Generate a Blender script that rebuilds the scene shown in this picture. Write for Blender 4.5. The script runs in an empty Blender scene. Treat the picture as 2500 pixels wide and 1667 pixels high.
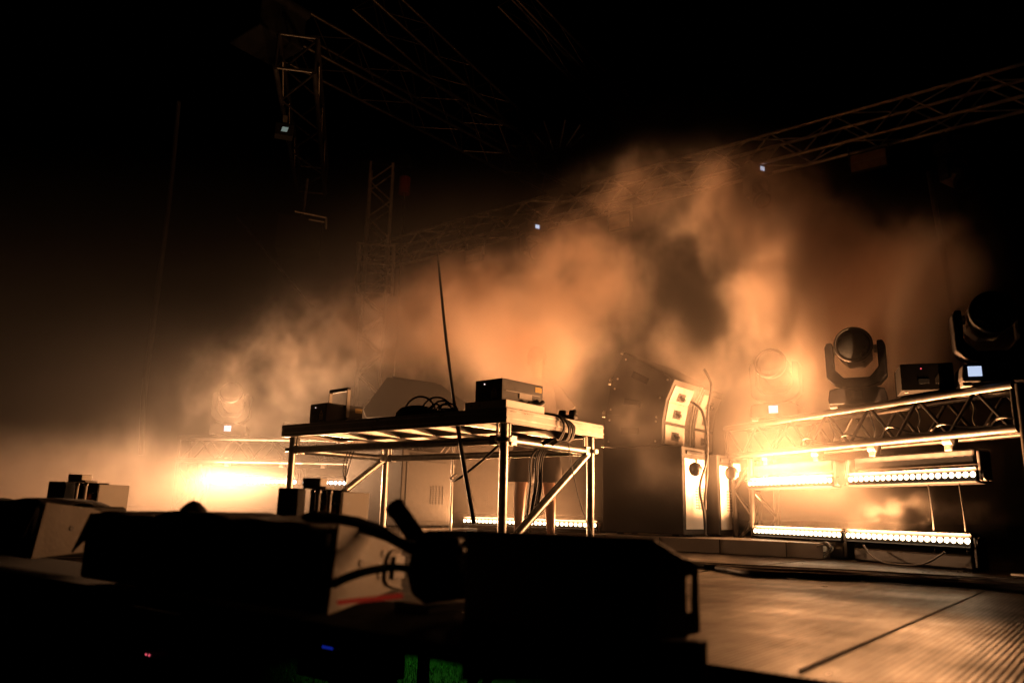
import bpy, bmesh, math, random
from mathutils import Vector, Matrix, Quaternion
random.seed(7)
R = math.radians
V = Vector
scn = bpy.context.scene
col = scn.collection

# ------------------------------------------------------------------ camera
F_PX, PITCH, ROLL, EYE = 1894.0, R(12.378), R(1.3365), 0.27
cp, sp = math.cos(PITCH), math.sin(PITCH)
FW = V((0, cp, sp)); r0 = V((1, 0, 0)); u0 = V((0, -sp, cp))
RT = math.cos(ROLL) * r0 + math.sin(ROLL) * u0
UP = -math.sin(ROLL) * r0 + math.cos(ROLL) * u0
CAM = V((0, 0, EYE))
def ray(x, y): return FW + RT * ((x - 1250) / F_PX) + UP * ((833.5 - y) / F_PX)
def at(x, y, Y): d = ray(x, y); return CAM + d * (Y / d.y)          # measured point at a known depth
def atz(x, y, z): d = ray(x, y); return CAM + d * ((z - EYE) / d.z)  # measured point at a known height
cam = bpy.data.cameras.new('camera'); cam_o = bpy.data.objects.new('camera', cam); col.objects.link(cam_o)
scn.camera = cam_o
m = Matrix((RT, UP, -FW)).transposed().to_4x4(); m.translation = CAM
cam_o.matrix_world = m
cam.sensor_width = 36; cam.lens = F_PX / 2500 * 36; cam.clip_start = 0.05; cam.clip_end = 2000
cam.dof.use_dof = True; cam.dof.focus_distance = 5.6; cam.dof.aperture_fstop = 2.2

# stage axes: A runs across the stage (towards the right and the audience), B runs upstage
AANG = -38.26
A = V((math.cos(R(AANG)), math.sin(R(AANG)), 0)); B = V((-A.y, A.x, 0))

# ------------------------------------------------------------------ materials
def mat(name, base, rough=0.5, metal=0.0, noise=0.25, nscale=14.0, bump=0.0, emit=None, es=0.0, spec=0.5, alpha=1.0):
    mt = bpy.data.materials.new(name); mt.use_nodes = True
    nt = mt.node_tree; b = nt.nodes['Principled BSDF']
    b.inputs['Roughness'].default_value = rough; b.inputs['Metallic'].default_value = metal
    b.inputs['Specular IOR Level'].default_value = spec
    tc = nt.nodes.new('ShaderNodeTexCoord')
    nz = nt.nodes.new('ShaderNodeTexNoise'); nz.inputs['Scale'].default_value = nscale; nz.inputs['Detail'].default_value = 5
    nt.links.new(tc.outputs['Object'], nz.inputs['Vector'])
    cr = nt.nodes.new('ShaderNodeValToRGB'); e = cr.color_ramp.elements
    e[0].position = .3; e[1].position = .72
    e[0].color = [c * (1 - noise) for c in base] + [1]; e[1].color = [min(1, c * (1 + noise * .7)) for c in base] + [1]
    nt.links.new(nz.outputs[0], cr.inputs[0]); nt.links.new(cr.outputs[0], b.inputs['Base Color'])
    mr = nt.nodes.new('ShaderNodeMapRange'); mr.inputs[3].default_value = max(.03, rough - .12); mr.inputs[4].default_value = min(1, rough + .15)
    nt.links.new(nz.outputs[0], mr.inputs[0]); nt.links.new(mr.outputs[0], b.inputs['Roughness'])
    if bump:
        n2 = nt.nodes.new('ShaderNodeTexNoise'); n2.inputs['Scale'].default_value = nscale * 12; n2.inputs['Detail'].default_value = 3
        nt.links.new(tc.outputs['Object'], n2.inputs['Vector'])
        bp = nt.nodes.new('ShaderNodeBump'); bp.inputs['Strength'].default_value = bump; bp.inputs['Distance'].default_value = .004
        nt.links.new(n2.outputs[0], bp.inputs['Height']); nt.links.new(bp.outputs[0], b.inputs['Normal'])
    if emit:
        b.inputs['Emission Color'].default_value = (*emit, 1); b.inputs['Emission Strength'].default_value = es
        mt.cycles.emission_sampling = 'NONE'
    return mt
M = {}
M['alu'] = mat('aluminium', (.40, .39, .37), .30, 1, .18, 9)
M['back'] = mat('back_truss_metal', (.62, .61, .57), .38, .35, .2, 9)
M['truss'] = mat('silhouette_truss_tube', (.055, .052, .05), .42, 1, .2, 9)  # silver tube coloured near-black so it reads as a backlit silhouette
M['chrome'] = mat('chrome_rod', (.85, .84, .82), .16, 1, .05, 9)
M['roof'] = mat('shaded_roof_metal', (.03, .028, .024), .36, .9, .25, 9)  # darker truss copy: the lack of light up there is put into the colour
M['steel'] = mat('galvanised_steel', (.40, .40, .385), .34, 1, .25, 30)
M['alu_dull'] = mat('dull_aluminium', (.23, .222, .21), .48, .8, .25, 9)
M['black'] = mat('black_paint', (.014, .014, .015), .5, 0, .3, 20, .25)
M['plastic'] = mat('black_plastic', (.016, .016, .017), .42, 0, .25, 25, .1)
M['cabinet'] = mat('speaker_paint', (.006, .0057, .0055), .66, 0, .25, 40, .5)
M['dark_blue'] = mat('dark_paint', (.012, .013, .02), .5, 0, .25, 20, .3)
M['void'] = mat('shade_black', (.0025, .0025, .0025), .8, 0, .2, 20, spec=.02)  # near-black copy whose colour stands in for shade on gear the lamps catch
M['matte'] = mat('matte_black_shell', (.004, .004, .005), .6, 0, .3, 20, .2, spec=.12)
M['rubber'] = mat('cable_rubber', (.012, .012, .012), .55, 0, .3, 40)
M['fabric'] = mat('rain_cover_fabric', (.018, .016, .014), .85, 0, .35, 12, .5)
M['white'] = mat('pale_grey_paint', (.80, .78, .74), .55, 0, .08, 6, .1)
M['panel'] = mat('grey_rigging_plate', (.30, .28, .26), .55, 0, .14, 7, .2)
M['rear'] = mat('speaker_rear_plate', (.13, .122, .115), .55, 0, .18, 9, .2)
M['wood'] = mat('raw_timber', (.28, .20, .13), .7, 0, .3, 8, .3)
M['deck_ply'] = mat('dark_plywood', (.11, .075, .05), .6, 0, .3, 6, .3)
M['glass'] = mat('lens_glass', (.012, .014, .016), .06, 0, .05, 3, spec=.9)
M['screen'] = mat('lit_display', (.3, .35, .45), .3, 0, .05, 60, emit=(.62, .74, 1.0), es=.85)
M['screen_dim'] = mat('dim_display', (.05, .07, .07), .3, 0, .1, 60, emit=(.5, .72, .70), es=.22)
M['red'] = mat('red_indicator', (.3, .02, .03), .3, 0, .1, 50, emit=(1, .12, .18), es=1.3)
M['white_led'] = mat('pale_indicator', (.4, .3, .3), .3, 0, .1, 50, emit=(1, .7, .62), es=2.0)
M['blue_led'] = mat('blue_indicator', (.0, .0, .3), .3, 0, .1, 50, emit=(.02, .06, 1), es=.16)
M['glowing_red_cord'] = mat('glowing_red_cord', (.5, .025, .02), .5, 0, .25, 18, emit=(1, .06, .03), es=.10)  # faint emission stands in for light on the cord, which is no lamp
M['red_drum'] = mat('red_paint', (.22, .02, .02), .5, 0, .2, 18)
M['sticker'] = mat('yellow_sticker', (.55, .36, .05), .5, 0, .15, 60)
M['ink'] = mat('black_ink', (.02, .02, .02), .5, 0, .1, 60)
M['skin'] = mat('skin', (.30, .17, .115), .5, 0, .12, 10, .1)
M['shirt'] = mat('shirt_cotton', (.10, .08, .07), .85, 0, .15, 10, .2)
M['shorts'] = mat('dark_shorts_cotton', (.035, .028, .025), .85, 0, .2, 14, .2)
M['hair'] = mat('brown_hair', (.05, .03, .02), .45, 0, .35, 80, .6)
M['shoe'] = mat('shoe_leather', (.05, .045, .04), .5, 0, .2, 20)
M['copper'] = mat('copper_coil', (.55, .24, .09), .3, 1, .35, 40)
M['led'] = mat('lit_led_lens', (.9, .8, .6), .2, 0, .02, 40, emit=(1, .72, .42), es=14)
M['led_cold'] = mat('lit_led_lens_cold', (.9, .85, .8), .2, 0, .02, 40, emit=(1, .88, .80), es=14)
M['soil'] = mat('dark_soil', (.03, .03, .018), .95, 0, .5, 3, .6)
M['grass'] = mat('grass_blades', (.05, .11, .02), .6, 0, .5, 6)

def floor_mat():
    mt = bpy.data.materials.new('ribbed_stage_plywood'); mt.use_nodes = True
    nt = mt.node_tree; b = nt.nodes['Principled BSDF']; L = nt.links
    tc = nt.nodes.new('ShaderNodeTexCoord')
    nz = nt.nodes.new('ShaderNodeTexNoise'); nz.inputs['Scale'].default_value = 1.4; nz.inputs['Detail'].default_value = 7; nz.inputs['Roughness'].default_value = .62
    L.new(tc.outputs['Object'], nz.inputs['Vector'])
    cr = nt.nodes.new('ShaderNodeValToRGB'); cr.color_ramp.elements[0].position = .3; cr.color_ramp.elements[1].position = .75
    cr.color_ramp.elements[0].color = (.010, .0068, .005, 1); cr.color_ramp.elements[1].color = (.018, .012, .008, 1)
    L.new(nz.outputs[0], cr.inputs[0]); L.new(cr.outputs[0], b.inputs['Base Color'])
    # worn, damp patches: gloss varies
    n3 = nt.nodes.new('ShaderNodeTexNoise'); n3.inputs['Scale'].default_value = 2.3; n3.inputs['Detail'].default_value = 6
    L.new(tc.outputs['Object'], n3.inputs['Vector'])
    mr = nt.nodes.new('ShaderNodeMapRange'); mr.inputs[1].default_value = .30; mr.inputs[2].default_value = .54
    mr.inputs[3].default_value = .26; mr.inputs[4].default_value = .5
    n5 = nt.nodes.new('ShaderNodeTexNoise'); n5.inputs['Scale'].default_value = 5; n5.inputs['Detail'].default_value = 8; n5.inputs['Roughness'].default_value = .7
    mp = nt.nodes.new('ShaderNodeMapping'); mp.inputs['Scale'].default_value = (6, .8, 1); mp.inputs['Rotation'].default_value = (0, 0, .5)
    L.new(tc.outputs['Object'], mp.inputs[0]); L.new(mp.outputs[0], n5.inputs['Vector'])
    mx = nt.nodes.new('ShaderNodeMath'); mx.operation = 'MULTIPLY_ADD'; mx.inputs[1].default_value = .25
    sb2 = nt.nodes.new('ShaderNodeMath'); sb2.operation = 'MULTIPLY'; sb2.inputs[1].default_value = .58; L.new(n3.outputs[0], sb2.inputs[0])
    L.new(n5.outputs[0], mx.inputs[0]); L.new(sb2.outputs[0], mx.inputs[2])
    L.new(mx.outputs[0], mr.inputs[0]); L.new(mr.outputs[0], b.inputs['Roughness'])
    b.inputs['Specular IOR Level'].default_value = .03
    # ribs run upstage (object y): a sine of object x
    sx = nt.nodes.new('ShaderNodeSeparateXYZ'); L.new(tc.outputs['Object'], sx.inputs[0])
    wv = nt.nodes.new('ShaderNodeMath'); wv.operation = 'MULTIPLY'; wv.inputs[1].default_value = 2 * math.pi / .0135
    L.new(sx.outputs['X'], wv.inputs[0])
    sn = nt.nodes.new('ShaderNodeMath'); sn.operation = 'SINE'; L.new(wv.outputs[0], sn.inputs[0])
    n4 = nt.nodes.new('ShaderNodeTexNoise'); n4.inputs['Scale'].default_value = 9; n4.inputs['Detail'].default_value = 4
    L.new(tc.outputs['Object'], n4.inputs['Vector'])
    ad = nt.nodes.new('ShaderNodeMath'); ad.operation = 'MULTIPLY_ADD'; ad.inputs[1].default_value = 1.4
    L.new(n4.outputs[0], ad.inputs[0]); L.new(sn.outputs[0], ad.inputs[2])
    bp = nt.nodes.new('ShaderNodeBump'); bp.inputs['Strength'].default_value = .28; bp.inputs['Distance'].default_value = .0018
    L.new(ad.outputs[0], bp.inputs['Height']); L.new(bp.outputs[0], b.inputs['Normal'])
    return mt
M['floor'] = floor_mat()

# ------------------------------------------------------------------ mesh builder
class MB:
    def __init__(s): s.v = []; s.f = []; s.sm = []
    def add(s, vs, fs, smooth=False):
        o = len(s.v); s.v += [tuple(p) for p in vs]
        for f in fs: s.f.append([i + o for i in f]); s.sm.append(smooth)
        return s
    def box(s, c, d, rot=None):
        c = V(c); vs = []
        for sx in (-.5, .5):
            for sy in (-.5, .5):
                for sz in (-.5, .5):
                    p = V((sx * d[0], sy * d[1], sz * d[2]))
                    if rot: p = rot @ p
                    vs.append(c + p)
        return s.add(vs, [(0, 1, 3, 2), (4, 6, 7, 5), (0, 4, 5, 1), (2, 3, 7, 6), (0, 2, 6, 4), (1, 5, 7, 3)])
    def tube(s, a, b, r, n=10, r2=None, cap=True):
        a = V(a); b = V(b); r2 = r if r2 is None else r2
        d = (b - a).normalized(); q = d.orthogonal().normalized(); w = d.cross(q)
        ra = [a + (q * math.cos(2 * math.pi * i / n) + w * math.sin(2 * math.pi * i / n)) * r for i in range(n)]
        rb = [b + (q * math.cos(2 * math.pi * i / n) + w * math.sin(2 * math.pi * i / n)) * r2 for i in range(n)]
        s.add(ra + rb, [(i, (i + 1) % n, n + (i + 1) % n, n + i) for i in range(n)], True)
        if cap: s.add(ra, [tuple(reversed(range(n)))]); s.add(rb, [tuple(range(n))])
        return s
    def path(s, pts, r, n=6, sub=5):
        pts = [V(p) for p in pts]
        if sub > 1 and len(pts) > 2:
            q = []
            for i in range(len(pts) - 1):
                p0 = pts[max(i - 1, 0)]; p1 = pts[i]; p2 = pts[i + 1]; p3 = pts[min(i + 2, len(pts) - 1)]
                for k in range(sub):
                    t = k / sub
                    q.append(.5 * ((2 * p1) + (p2 - p0) * t + (2 * p0 - 5 * p1 + 4 * p2 - p3) * t * t + (3 * p1 - p0 - 3 * p2 + p3) * t ** 3))
            q.append(pts[-1]); pts = q
        rings = []; prev = None
        for i, p in enumerate(pts):
            d = (pts[min(i + 1, len(pts) - 1)] - pts[max(i - 1, 0)])
            d = d.normalized() if d.length > 1e-9 else V((0, 0, 1))
            if prev is None: qv = d.orthogonal().normalized()
            else:
                qv = prev - d * prev.dot(d); qv = qv.normalized() if qv.length > 1e-6 else d.orthogonal().normalized()
            prev = qv; w = d.cross(qv)
            rings.append([p + (qv * math.cos(2 * math.pi * k / n) + w * math.sin(2 * math.pi * k / n)) * r for k in range(n)])
        vs = [p for rg in rings for p in rg]
        fs = [(i * n + k, i * n + (k + 1) % n, (i + 1) * n + (k + 1) % n, (i + 1) * n + k) for i in range(len(rings) - 1) for k in range(n)]
        s.add(vs, fs, True); s.add(rings[0], [tuple(reversed(range(n)))]); s.add(rings[-1], [tuple(range(n))])
        return s
    def prism(s, poly, o, ex, ey, ez):
        """polygon in (ex, ey) from origin o, extruded along vector ez"""
        o = V(o); ex = V(ex); ey = V(ey); ez = V(ez); n = len(poly)
        a = [o + ex * p[0] + ey * p[1] for p in poly]; b = [p + ez for p in a]
        return s.add(a + b, [tuple(reversed(range(n))), tuple(range(n, 2 * n))] + [(i, (i + 1) % n, n + (i + 1) % n, n + i) for i in range(n)])
    def lathe(s, prof, o, ax, n=28, flat=()):
        """profile (radius, height) turned about axis ax from o"""
        o = V(o); ax = V(ax).normalized(); q = ax.orthogonal().normalized(); w = ax.cross(q)
        vs = []; m_ = len(prof)
        for (r, h) in prof:
            for k in range(n):
                t = 2 * math.pi * k / n; vs.append(o + ax * h + (q * math.cos(t) + w * math.sin(t)) * r)
        fs = [(i * n + k, i * n + (k + 1) % n, (i + 1) * n + (k + 1) % n, (i + 1) * n + k) for i in range(m_ - 1) for k in range(n)]
        s.add(vs, fs, True)
        return s
    def loft(s, rings, cap=True, smooth=True):
        n = len(rings[0]); vs = [p for rg in rings for p in rg]
        fs = [(i * n + k, i * n + (k + 1) % n, (i + 1) * n + (k + 1) % n, (i + 1) * n + k) for i in range(len(rings) - 1) for k in range(n)]
        s.add(vs, fs, smooth)
        if cap: s.add(rings[0], [tuple(reversed(range(n)))]); s.add(rings[-1], [tuple(range(n))])
        return s
    def build(s, name, m_, parent=None, bevel=0, label=None):
        me = bpy.data.meshes.new(name); me.from_pydata(s.v, [], s.f); me.update()
        for i, p in enumerate(me.polygons): p.use_smooth = s.sm[i]
        bm = bmesh.new(); bm.from_mesh(me); bmesh.ops.recalc_face_normals(bm, faces=bm.faces); bm.to_mesh(me); bm.free()
        me.materials.append(m_)
        o = bpy.data.objects.new(name, me); col.objects.link(o)
        if parent is not None: o.parent = parent
        if bevel:
            b = o.modifiers.new('bevel', 'BEVEL'); b.width = bevel; b.segments = 2; b.limit_method = 'ANGLE'; b.angle_limit = R(40)
        if label: o['label'] = label
        return o

def thing(name, label, cat, loc=(0, 0, 0), rz=0.0, group=None, rot=None):
    o = bpy.data.objects.new(name, None); col.objects.link(o); o.empty_display_size = .1
    if rot is not None:
        mm = rot.to_4x4(); mm.translation = V(loc); o.matrix_world = mm
    else:
        o.location = loc; o.rotation_euler = (0, 0, R(rz))
    o['label'] = label; o['category'] = cat
    if group: o['group'] = group
    return o
def tag(o, label, cat, group=None):
    o['label'] = label; o['category'] = cat
    if group: o['group'] = group
    return o
def struct(o, kind='structure'): o['kind'] = kind; return o
def kids(o): return [c for c in bpy.data.objects if c.parent == o]
def copy_tree(o, parent=None):
    c = o.copy(); col.objects.link(c)
    if parent is not None: c.parent = parent
    for ch in kids(o): copy_tree(ch, c)
    return c
def frame(x, z_hint=V((0, 0, 1))):
    """rotation with local x along the given vector"""
    x = V(x).normalized(); y = z_hint.cross(x).normalized(); z = x.cross(y)
    return Matrix((x, y, z)).transposed()

# ------------------------------------------------------------------ setting
EDGE = atz(1711, 1617, 0)                     # a point on the downstage edge
o = MB().box((0, 8.0, -.035), (26, 16, .07)).build('stage_floor', M['floor'])
o.location = EDGE; o.rotation_euler = (0, 0, R(AANG)); struct(o)
# seams between the deck panels: narrow dark joints lying on the floor
SE = atz(2047.5, 1597, 0) - EDGE; sx0 = SE.dot(A)
jb = MB()
for k in range(-4, 5): jb.box((sx0 + k * 1.22, 5.0, .002), (.003, 9.9, .003))
jb.box((0, 2.75, .002), (14, .003, .0022))
o = jb.build('stage_floor_joints', M['rubber']); o.location = EDGE; o.rotation_euler = (0, 0, R(AANG)); struct(o)
o = MB().add([(-600, -600, 0), (600, -600, 0), (600, 600, 0), (-600, 600, 0)], [(0, 1, 2, 3)]).build('ground', M['soil'])
o.location = (0, 0, -1.5); struct(o)

# ------------------------------------------------------------------ trusses
def lattice(mb, x0, x1, ya, za, yb, zb, r, pitch):
    n = max(2, int(round((x1 - x0) / pitch))); st = (x1 - x0) / n
    for i in range(n):
        a, b = ((ya, za), (yb, zb)) if i % 2 == 0 else ((yb, zb), (ya, za))
        mb.tube((x0 + i * st, a[0], a[1]), (x0 + (i + 1) * st, b[0], b[1]), r, 6, cap=False)
    return mb
def beam_parts(root, L, h, cr_, br, pitch, m_, yo=0, zo=0, x0=0, names=('chord', 'lacing'), flat=1.5):
    k = h / 2
    for sy in (-1, 1):
        for sz in (-1, 1):
            MB().tube((x0, yo + sy * k, zo + sz * k), (x0 + L, yo + sy * k, zo + sz * k), cr_, 10).build(names[0], m_, root)
    for sy in (-1, 1): lattice(MB(), x0 + .04, x0 + L - .04, yo + sy * k, zo - k, yo + sy * k, zo + k, br, pitch).build(names[1], m_, root)
    for sz in (-1, 1): lattice(MB(), x0 + .04, x0 + L - .04, yo - k, zo + sz * k, yo + k, zo + sz * k, br, pitch * flat).build(names[1], m_, root)
    for xx in (x0 + .012, x0 + L - .012):
        e = MB()
        for sy in (-1, 1): e.tube((xx, yo + sy * k, zo - k), (xx, yo + sy * k, zo + k), br * 1.2, 8)
        for sz in (-1, 1): e.tube((xx, yo - k, zo + sz * k), (xx, yo + k, zo + sz * k), br * 1.2, 8)
        e.build('end_frame', m_, root)
def tower_parts(root, x, y, z0, z1, h, cr_, br, pitch, m_):
    k = h / 2
    for sx in (-1, 1):
        for sy in (-1, 1): MB().tube((x + sx * k, y + sy * k, z0), (x + sx * k, y + sy * k, z1), cr_, 10).build('tower_chord', m_, root)
    for ax, sg in ((0, -1), (0, 1), (1, -1), (1, 1)):
        mb = MB(); n = max(2, int((z1 - z0) / pitch)); st = (z1 - z0 - .08) / n
        for i in range(n):
            d = k if i % 2 else -k
            if ax == 0: a = (x + sg * k, y - d, z0 + .04 + i * st); b = (x + sg * k, y + d, z0 + .04 + (i + 1) * st)
            else: a = (x - d, y + sg * k, z0 + .04 + i * st); b = (x + d, y + sg * k, z0 + .04 + (i + 1) * st)
            mb.tube(a, b, br, 6, cap=False)
        mb.build('tower_lacing', m_, root)
    MB().box((x, y, z0 - .006), (h + .2, h + .2, .012)).build('base_plate', M['steel'], root, .002)

TANG = 109.1
TP = V((2.75, 4.3, 0)); T = V((math.cos(R(TANG)), math.sin(R(TANG)), 0)); TN = V((-T.y, T.x, 0))
rt = thing('truss_goalpost', 'low silver truss on two short legs at right carrying moving heads above the lit battens', 'truss', TP, TANG)
beam_parts(rt, 2.72, .239, .025, .0115, .20, M['truss'], yo=-.12, zo=.90, x0=-.08, flat=3.3)
tower_parts(rt, 2.42, -.12, .014, .745, .239, .025, .0105, .2, M['truss'])
tower_parts(rt, -.235, -.12, .014, 1.02, .239, .025, .0105, .2, M['roof'])
LANG = -5.6
LE = V((-3.58, 8.45, 0))
lt = thing('truss_goalpost', 'hazy low silver truss standing behind the table legs at left above a blazing batten', 'truss', LE, LANG)
beam_parts(lt, 3.0, .239, .025, .0115, .20, M['truss'], yo=.12, zo=.854, x0=0, flat=3.3)
tower_parts(lt, .14, .12, .014, .70, .239, .025, .0105, .2, M['truss'])
tower_parts(lt, 2.8, .12, .014, .70, .239, .025, .0105, .2, M['truss'])

# back truss across the stage, carried by a tower at its left end
b0 = atz(905, 598, 6.40); b1 = atz(2520, 150, 6.40)
bd = (b1 - b0); bL = bd.length
bt = thing('roof_truss', 'long dark truss across the back of the stage rising to the upper right corner', 'truss', b0 + V((0, 0, -.235)), rot=frame(bd))
beam_parts(bt, bL + 3, .47, .028, .014, .50, M['back'], x0=0, yo=.235)
tw = thing('truss_tower', 'slim vertical truss tower rising out of the smoke left of the table', 'truss tower', V((at(902, 900, 16.6).x, 16.6, 0)), 8)
tower_parts(tw, 0, 0, .014, 7.95, .50, .03, .015, .42, M['back'])
sb = MB()
for sx in (-1, 1):
    for sy in (-1, 1): sb.tube((sx * .38, sy * .38, 5.0), (sx * .38, sy * .38, 5.95), .03, 8)
for z in (5.02, 5.5, 5.93):
    for q in (-1, 1):
        sb.tube((-.42, q * .38, z), (.42, q * .38, z), .026, 8); sb.tube((q * .38, -.42, z), (q * .38, .42, z), .026, 8)
sb.build('sleeve_block', M['back'], tw)
hd = MB().box((.1, 0, 8.02), (1.15, .2, .12)); hd.tube((.5, -.12, 8.1), (.5, .12, 8.1), .17, 20)
hd.build('head_pulley', M['roof'], tw, .008)
ch = MB()
for k in range(60): ch.tube((.53 + .012 * (k % 2), .05, 7.75 - k * .1), (.53 + .012 * ((k + 1) % 2), .05, 7.65 - k * .1), .012, 5, cap=False)
ch.build('hoist_chain', M['steel'], tw)
mo = MB().tube((.53, .05, 7.35), (.53, .05, 7.75), .13, 14); mo.build('hoist_motor', M['red_drum'], tw, label='dull red chain hoist motor hanging beside the tower top')

def roof_beam(label, p0, p1, h, name='roof_truss', m_='roof', cr_=.024, br=.009, pitch=.36):
    d = V(p1) - V(p0)
    t = thing(name, label, 'truss', p0, rot=frame(d))
    beam_parts(t, d.length, h, cr_, br, pitch, M[m_])
    return t
roof_beam('dark side truss running upstage from the upper left to the roof corner', atz(668, 62, 6.25), atz(1352, 428, 6.25), .5)
roof_beam('upper dark rafter truss sloping down from the top edge to the roof corner', atz(890, -18, 7.7), atz(1352, 402, 6.75), .42)
roof_beam('thin roof rafter crossing the black top edge right of centre', atz(1240, -16, 8.0), atz(1510, 262, 7.2), .34, cr_=.02, br=.006, pitch=1.1)
sd = atz(724, 128, 5.2); se = atz(762, 440, 5.2)
fl = thing('flown_truss', 'short flown truss hanging below the upper left roof with a bright edge', 'truss', sd, rot=frame(se - sd))
beam_parts(fl, (se - sd).length, .42, .03, .014, .5, M['roof'])
pk = at(655, 70, 8.3)
t = thing('sleeve_block', 'black roof corner block at the upper left where the trusses meet', 'rigging block', pk, AANG)
MB().box((0, 0, 0), (.62, .62, .5)).build('block_body', M['void'], t, .02)
w_ = MB()
for sx in (-1, 1): w_.tube((sx * .34, -.3, .2), (sx * .34, .3, .2), .06, 12)
w_.build('guide_wheel', M['void'], t)
wr = MB()
for k in range(4): wr.tube((-.25 + k * .17, .1, .25), (-.28 + k * .17, .12, 1.6), .012, 6)
wr.build('steel_rope', M['roof'], t)
nd = atz(1360, 416, 6.4)
t = thing('sleeve_block', 'black roof corner block at the centre where rafters meet the back truss', 'rigging block', nd, AANG)
MB().box((0, 0, -.05), (.66, .66, .6)).build('block_body', M['void'], t, .02)
w_ = MB()
for sx in (-1, 1): w_.tube((sx * .36, -.3, .2), (sx * .36, .3, .2), .06, 12)
w_.build('guide_wheel', M['void'], t)
br_ = MB()
for k in range(8):
    a = k * .8; br_.tube((0, 0, .2), (.5 * math.cos(a), .5 * math.sin(a), .75), .012, 6)
br_.build('tie_rod', M['alu_dull'], t)

# ------------------------------------------------------------------ led battens
def light_strip(root, L, tilt, energy, color, spread):
    l = bpy.data.lights.new('batten_light', 'AREA'); l.shape = 'RECTANGLE'; l.size = L * .96; l.size_y = .004
    l.energy = energy; l.color = color; l.spread = R(spread)
    lo = bpy.data.objects.new('batten_light', l); col.objects.link(lo); lo.parent = root
    d = V((0, math.cos(tilt), math.sin(tilt)))
    z = -d; x = V((1, 0, 0)); y = z.cross(x)
    mm = Matrix((x, y, z)).transposed().to_4x4(); mm.translation = V((0, .058, .012))
    lo.matrix_local = mm
WARM = (1.0, .42, .155)
def batten(label, c, rz, L=1.0, hung=True, tilt=12, energy=60, color=WARM, spread=172, throw=68, lens='led', group=None, n=21):
    t = thing('led_batten', label, 'led batten', c, rz, group)
    tl = R(tilt); d = V((0, math.cos(tl), math.sin(tl))); u = V((0, -math.sin(tl), math.cos(tl)))
    rt_ = Matrix((V((1, 0, 0)), d, u)).transposed()
    # rotating head: rounded trough with a shade lip above and below the lenses
    prof = [(-.045, -.03), (-.03, -.045), (.038, -.045), (.05, -.04), (.04, -.032), (.04, .032), (.05, .04), (.038, .045), (-.03, .045), (-.045, .03)]
    MB().prism(prof, V((-L / 2, 0, 0)), d, u, V((L, 0, 0))).build('lamp_head', M['matte'], t, .003)
    s_ = 1 if hung else -1
    MB().box((0, -.055, s_ * .115), (L * .94, .13, .085)).build('housing', M['plastic'], t, .012)
    for sx in (-1, 1):
        y_ = MB().box((sx * (L / 2 + .014), -.01, s_ * .055), (.02, .085, .17)); y_.tube((sx * (L / 2), 0, 0), (sx * (L / 2 + .034), 0, 0), .032, 14)
        y_.build('yoke', M['plastic'], t, .005)
    if hung:
        for sx in (-.3, .3):
            k = MB().box((sx * L, -.01, .178), (.05, .05, .05)); k.tube((sx * L - .03, -.01, .215), (sx * L + .03, -.01, .215), .034, 12)
            k.build('clamp', M['steel'], t, .004)
    else:
        for sx in (-.42, .42): MB().box((sx * L, -.01, -.162), (.06, .14, .012)).build('foot', M['rubber'], t, .003)
    first = None
    for k in range(n):
        x = -L / 2 + L * (k + .5) / n
        if first is None:
            mb = MB(); r = .0165
            mb.lathe([(r, 0), (r * .92, .006), (r * .6, .0105), (.0005, .012)], V((0, 0, 0)), d, 14)
            first = mb.build('lens', M[lens], t); first.location = V((x, 0, 0)) + d * .0405
        else:
            c2 = first.copy(); col.objects.link(c2); c2.parent = t; c2.location = V((x, 0, 0)) + d * .0405
    light_strip(t, L, R(throw), energy, color, spread)
    return t
def onT(s, y, z): return TP + T * s + TN * y + V((0, 0, z))
EB = 235
batten('upper led batten hung nearest the camera under the right truss, all lenses lit', onT(.69, -.02, .535), TANG, 1.0, True, 8, EB)
batten('upper led batten hung at the far end of the right truss, glowing through smoke', onT(1.83, -.02, .535), TANG, .97, True, 8, EB)
batten('floor led batten at the camera end below the right truss, row of round white lenses', onT(.76, -.02, .16), TANG, .98, False, 10, EB * .8, throw=82, spread=150)
batten('floor led batten in the middle below the right truss, touching the nearer one', onT(1.78, -.02, .16), TANG, .98, False, 10, EB * .8, throw=82, spread=150)
def onL(s, y, z):
    d = V((math.cos(R(LANG)), math.sin(R(LANG)), 0)); n = V((-d.y, d.x, 0)); return LE + d * s + n * y + V((0, 0, z))
batten('blazing led batten hung under the hazy left truss, left of the table leg', onL(.86, .02, .525), LANG + 180, 1.0, True, 0, EB * 1.25, (1, .50, .23), throw=30, lens='led_cold')
batten('led batten hung under the left truss, mostly behind the foreground rod unit', onL(1.92, .02, .525), LANG + 180, 1.0, True, 0, EB * .5, (1, .50, .23), throw=30, lens='led_cold')
pL = at(1136, 1275, 8.46); pR = at(1466, 1287, 7.22)
dd = (pR - pL); h_ = dd.length / 2
for i, lb in enumerate(('low led batten on the floor behind the near table leg, left half', 'low led batten on the floor behind the diagonal table brace')):
    c = pL + dd * (.25 + .5 * i); c.z = .165
    batten(lb, c, math.degrees(math.atan2(dd.y, dd.x)) + 180, h_ * .98, False, 6, EB * .42, throw=72, n=16)

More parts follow.
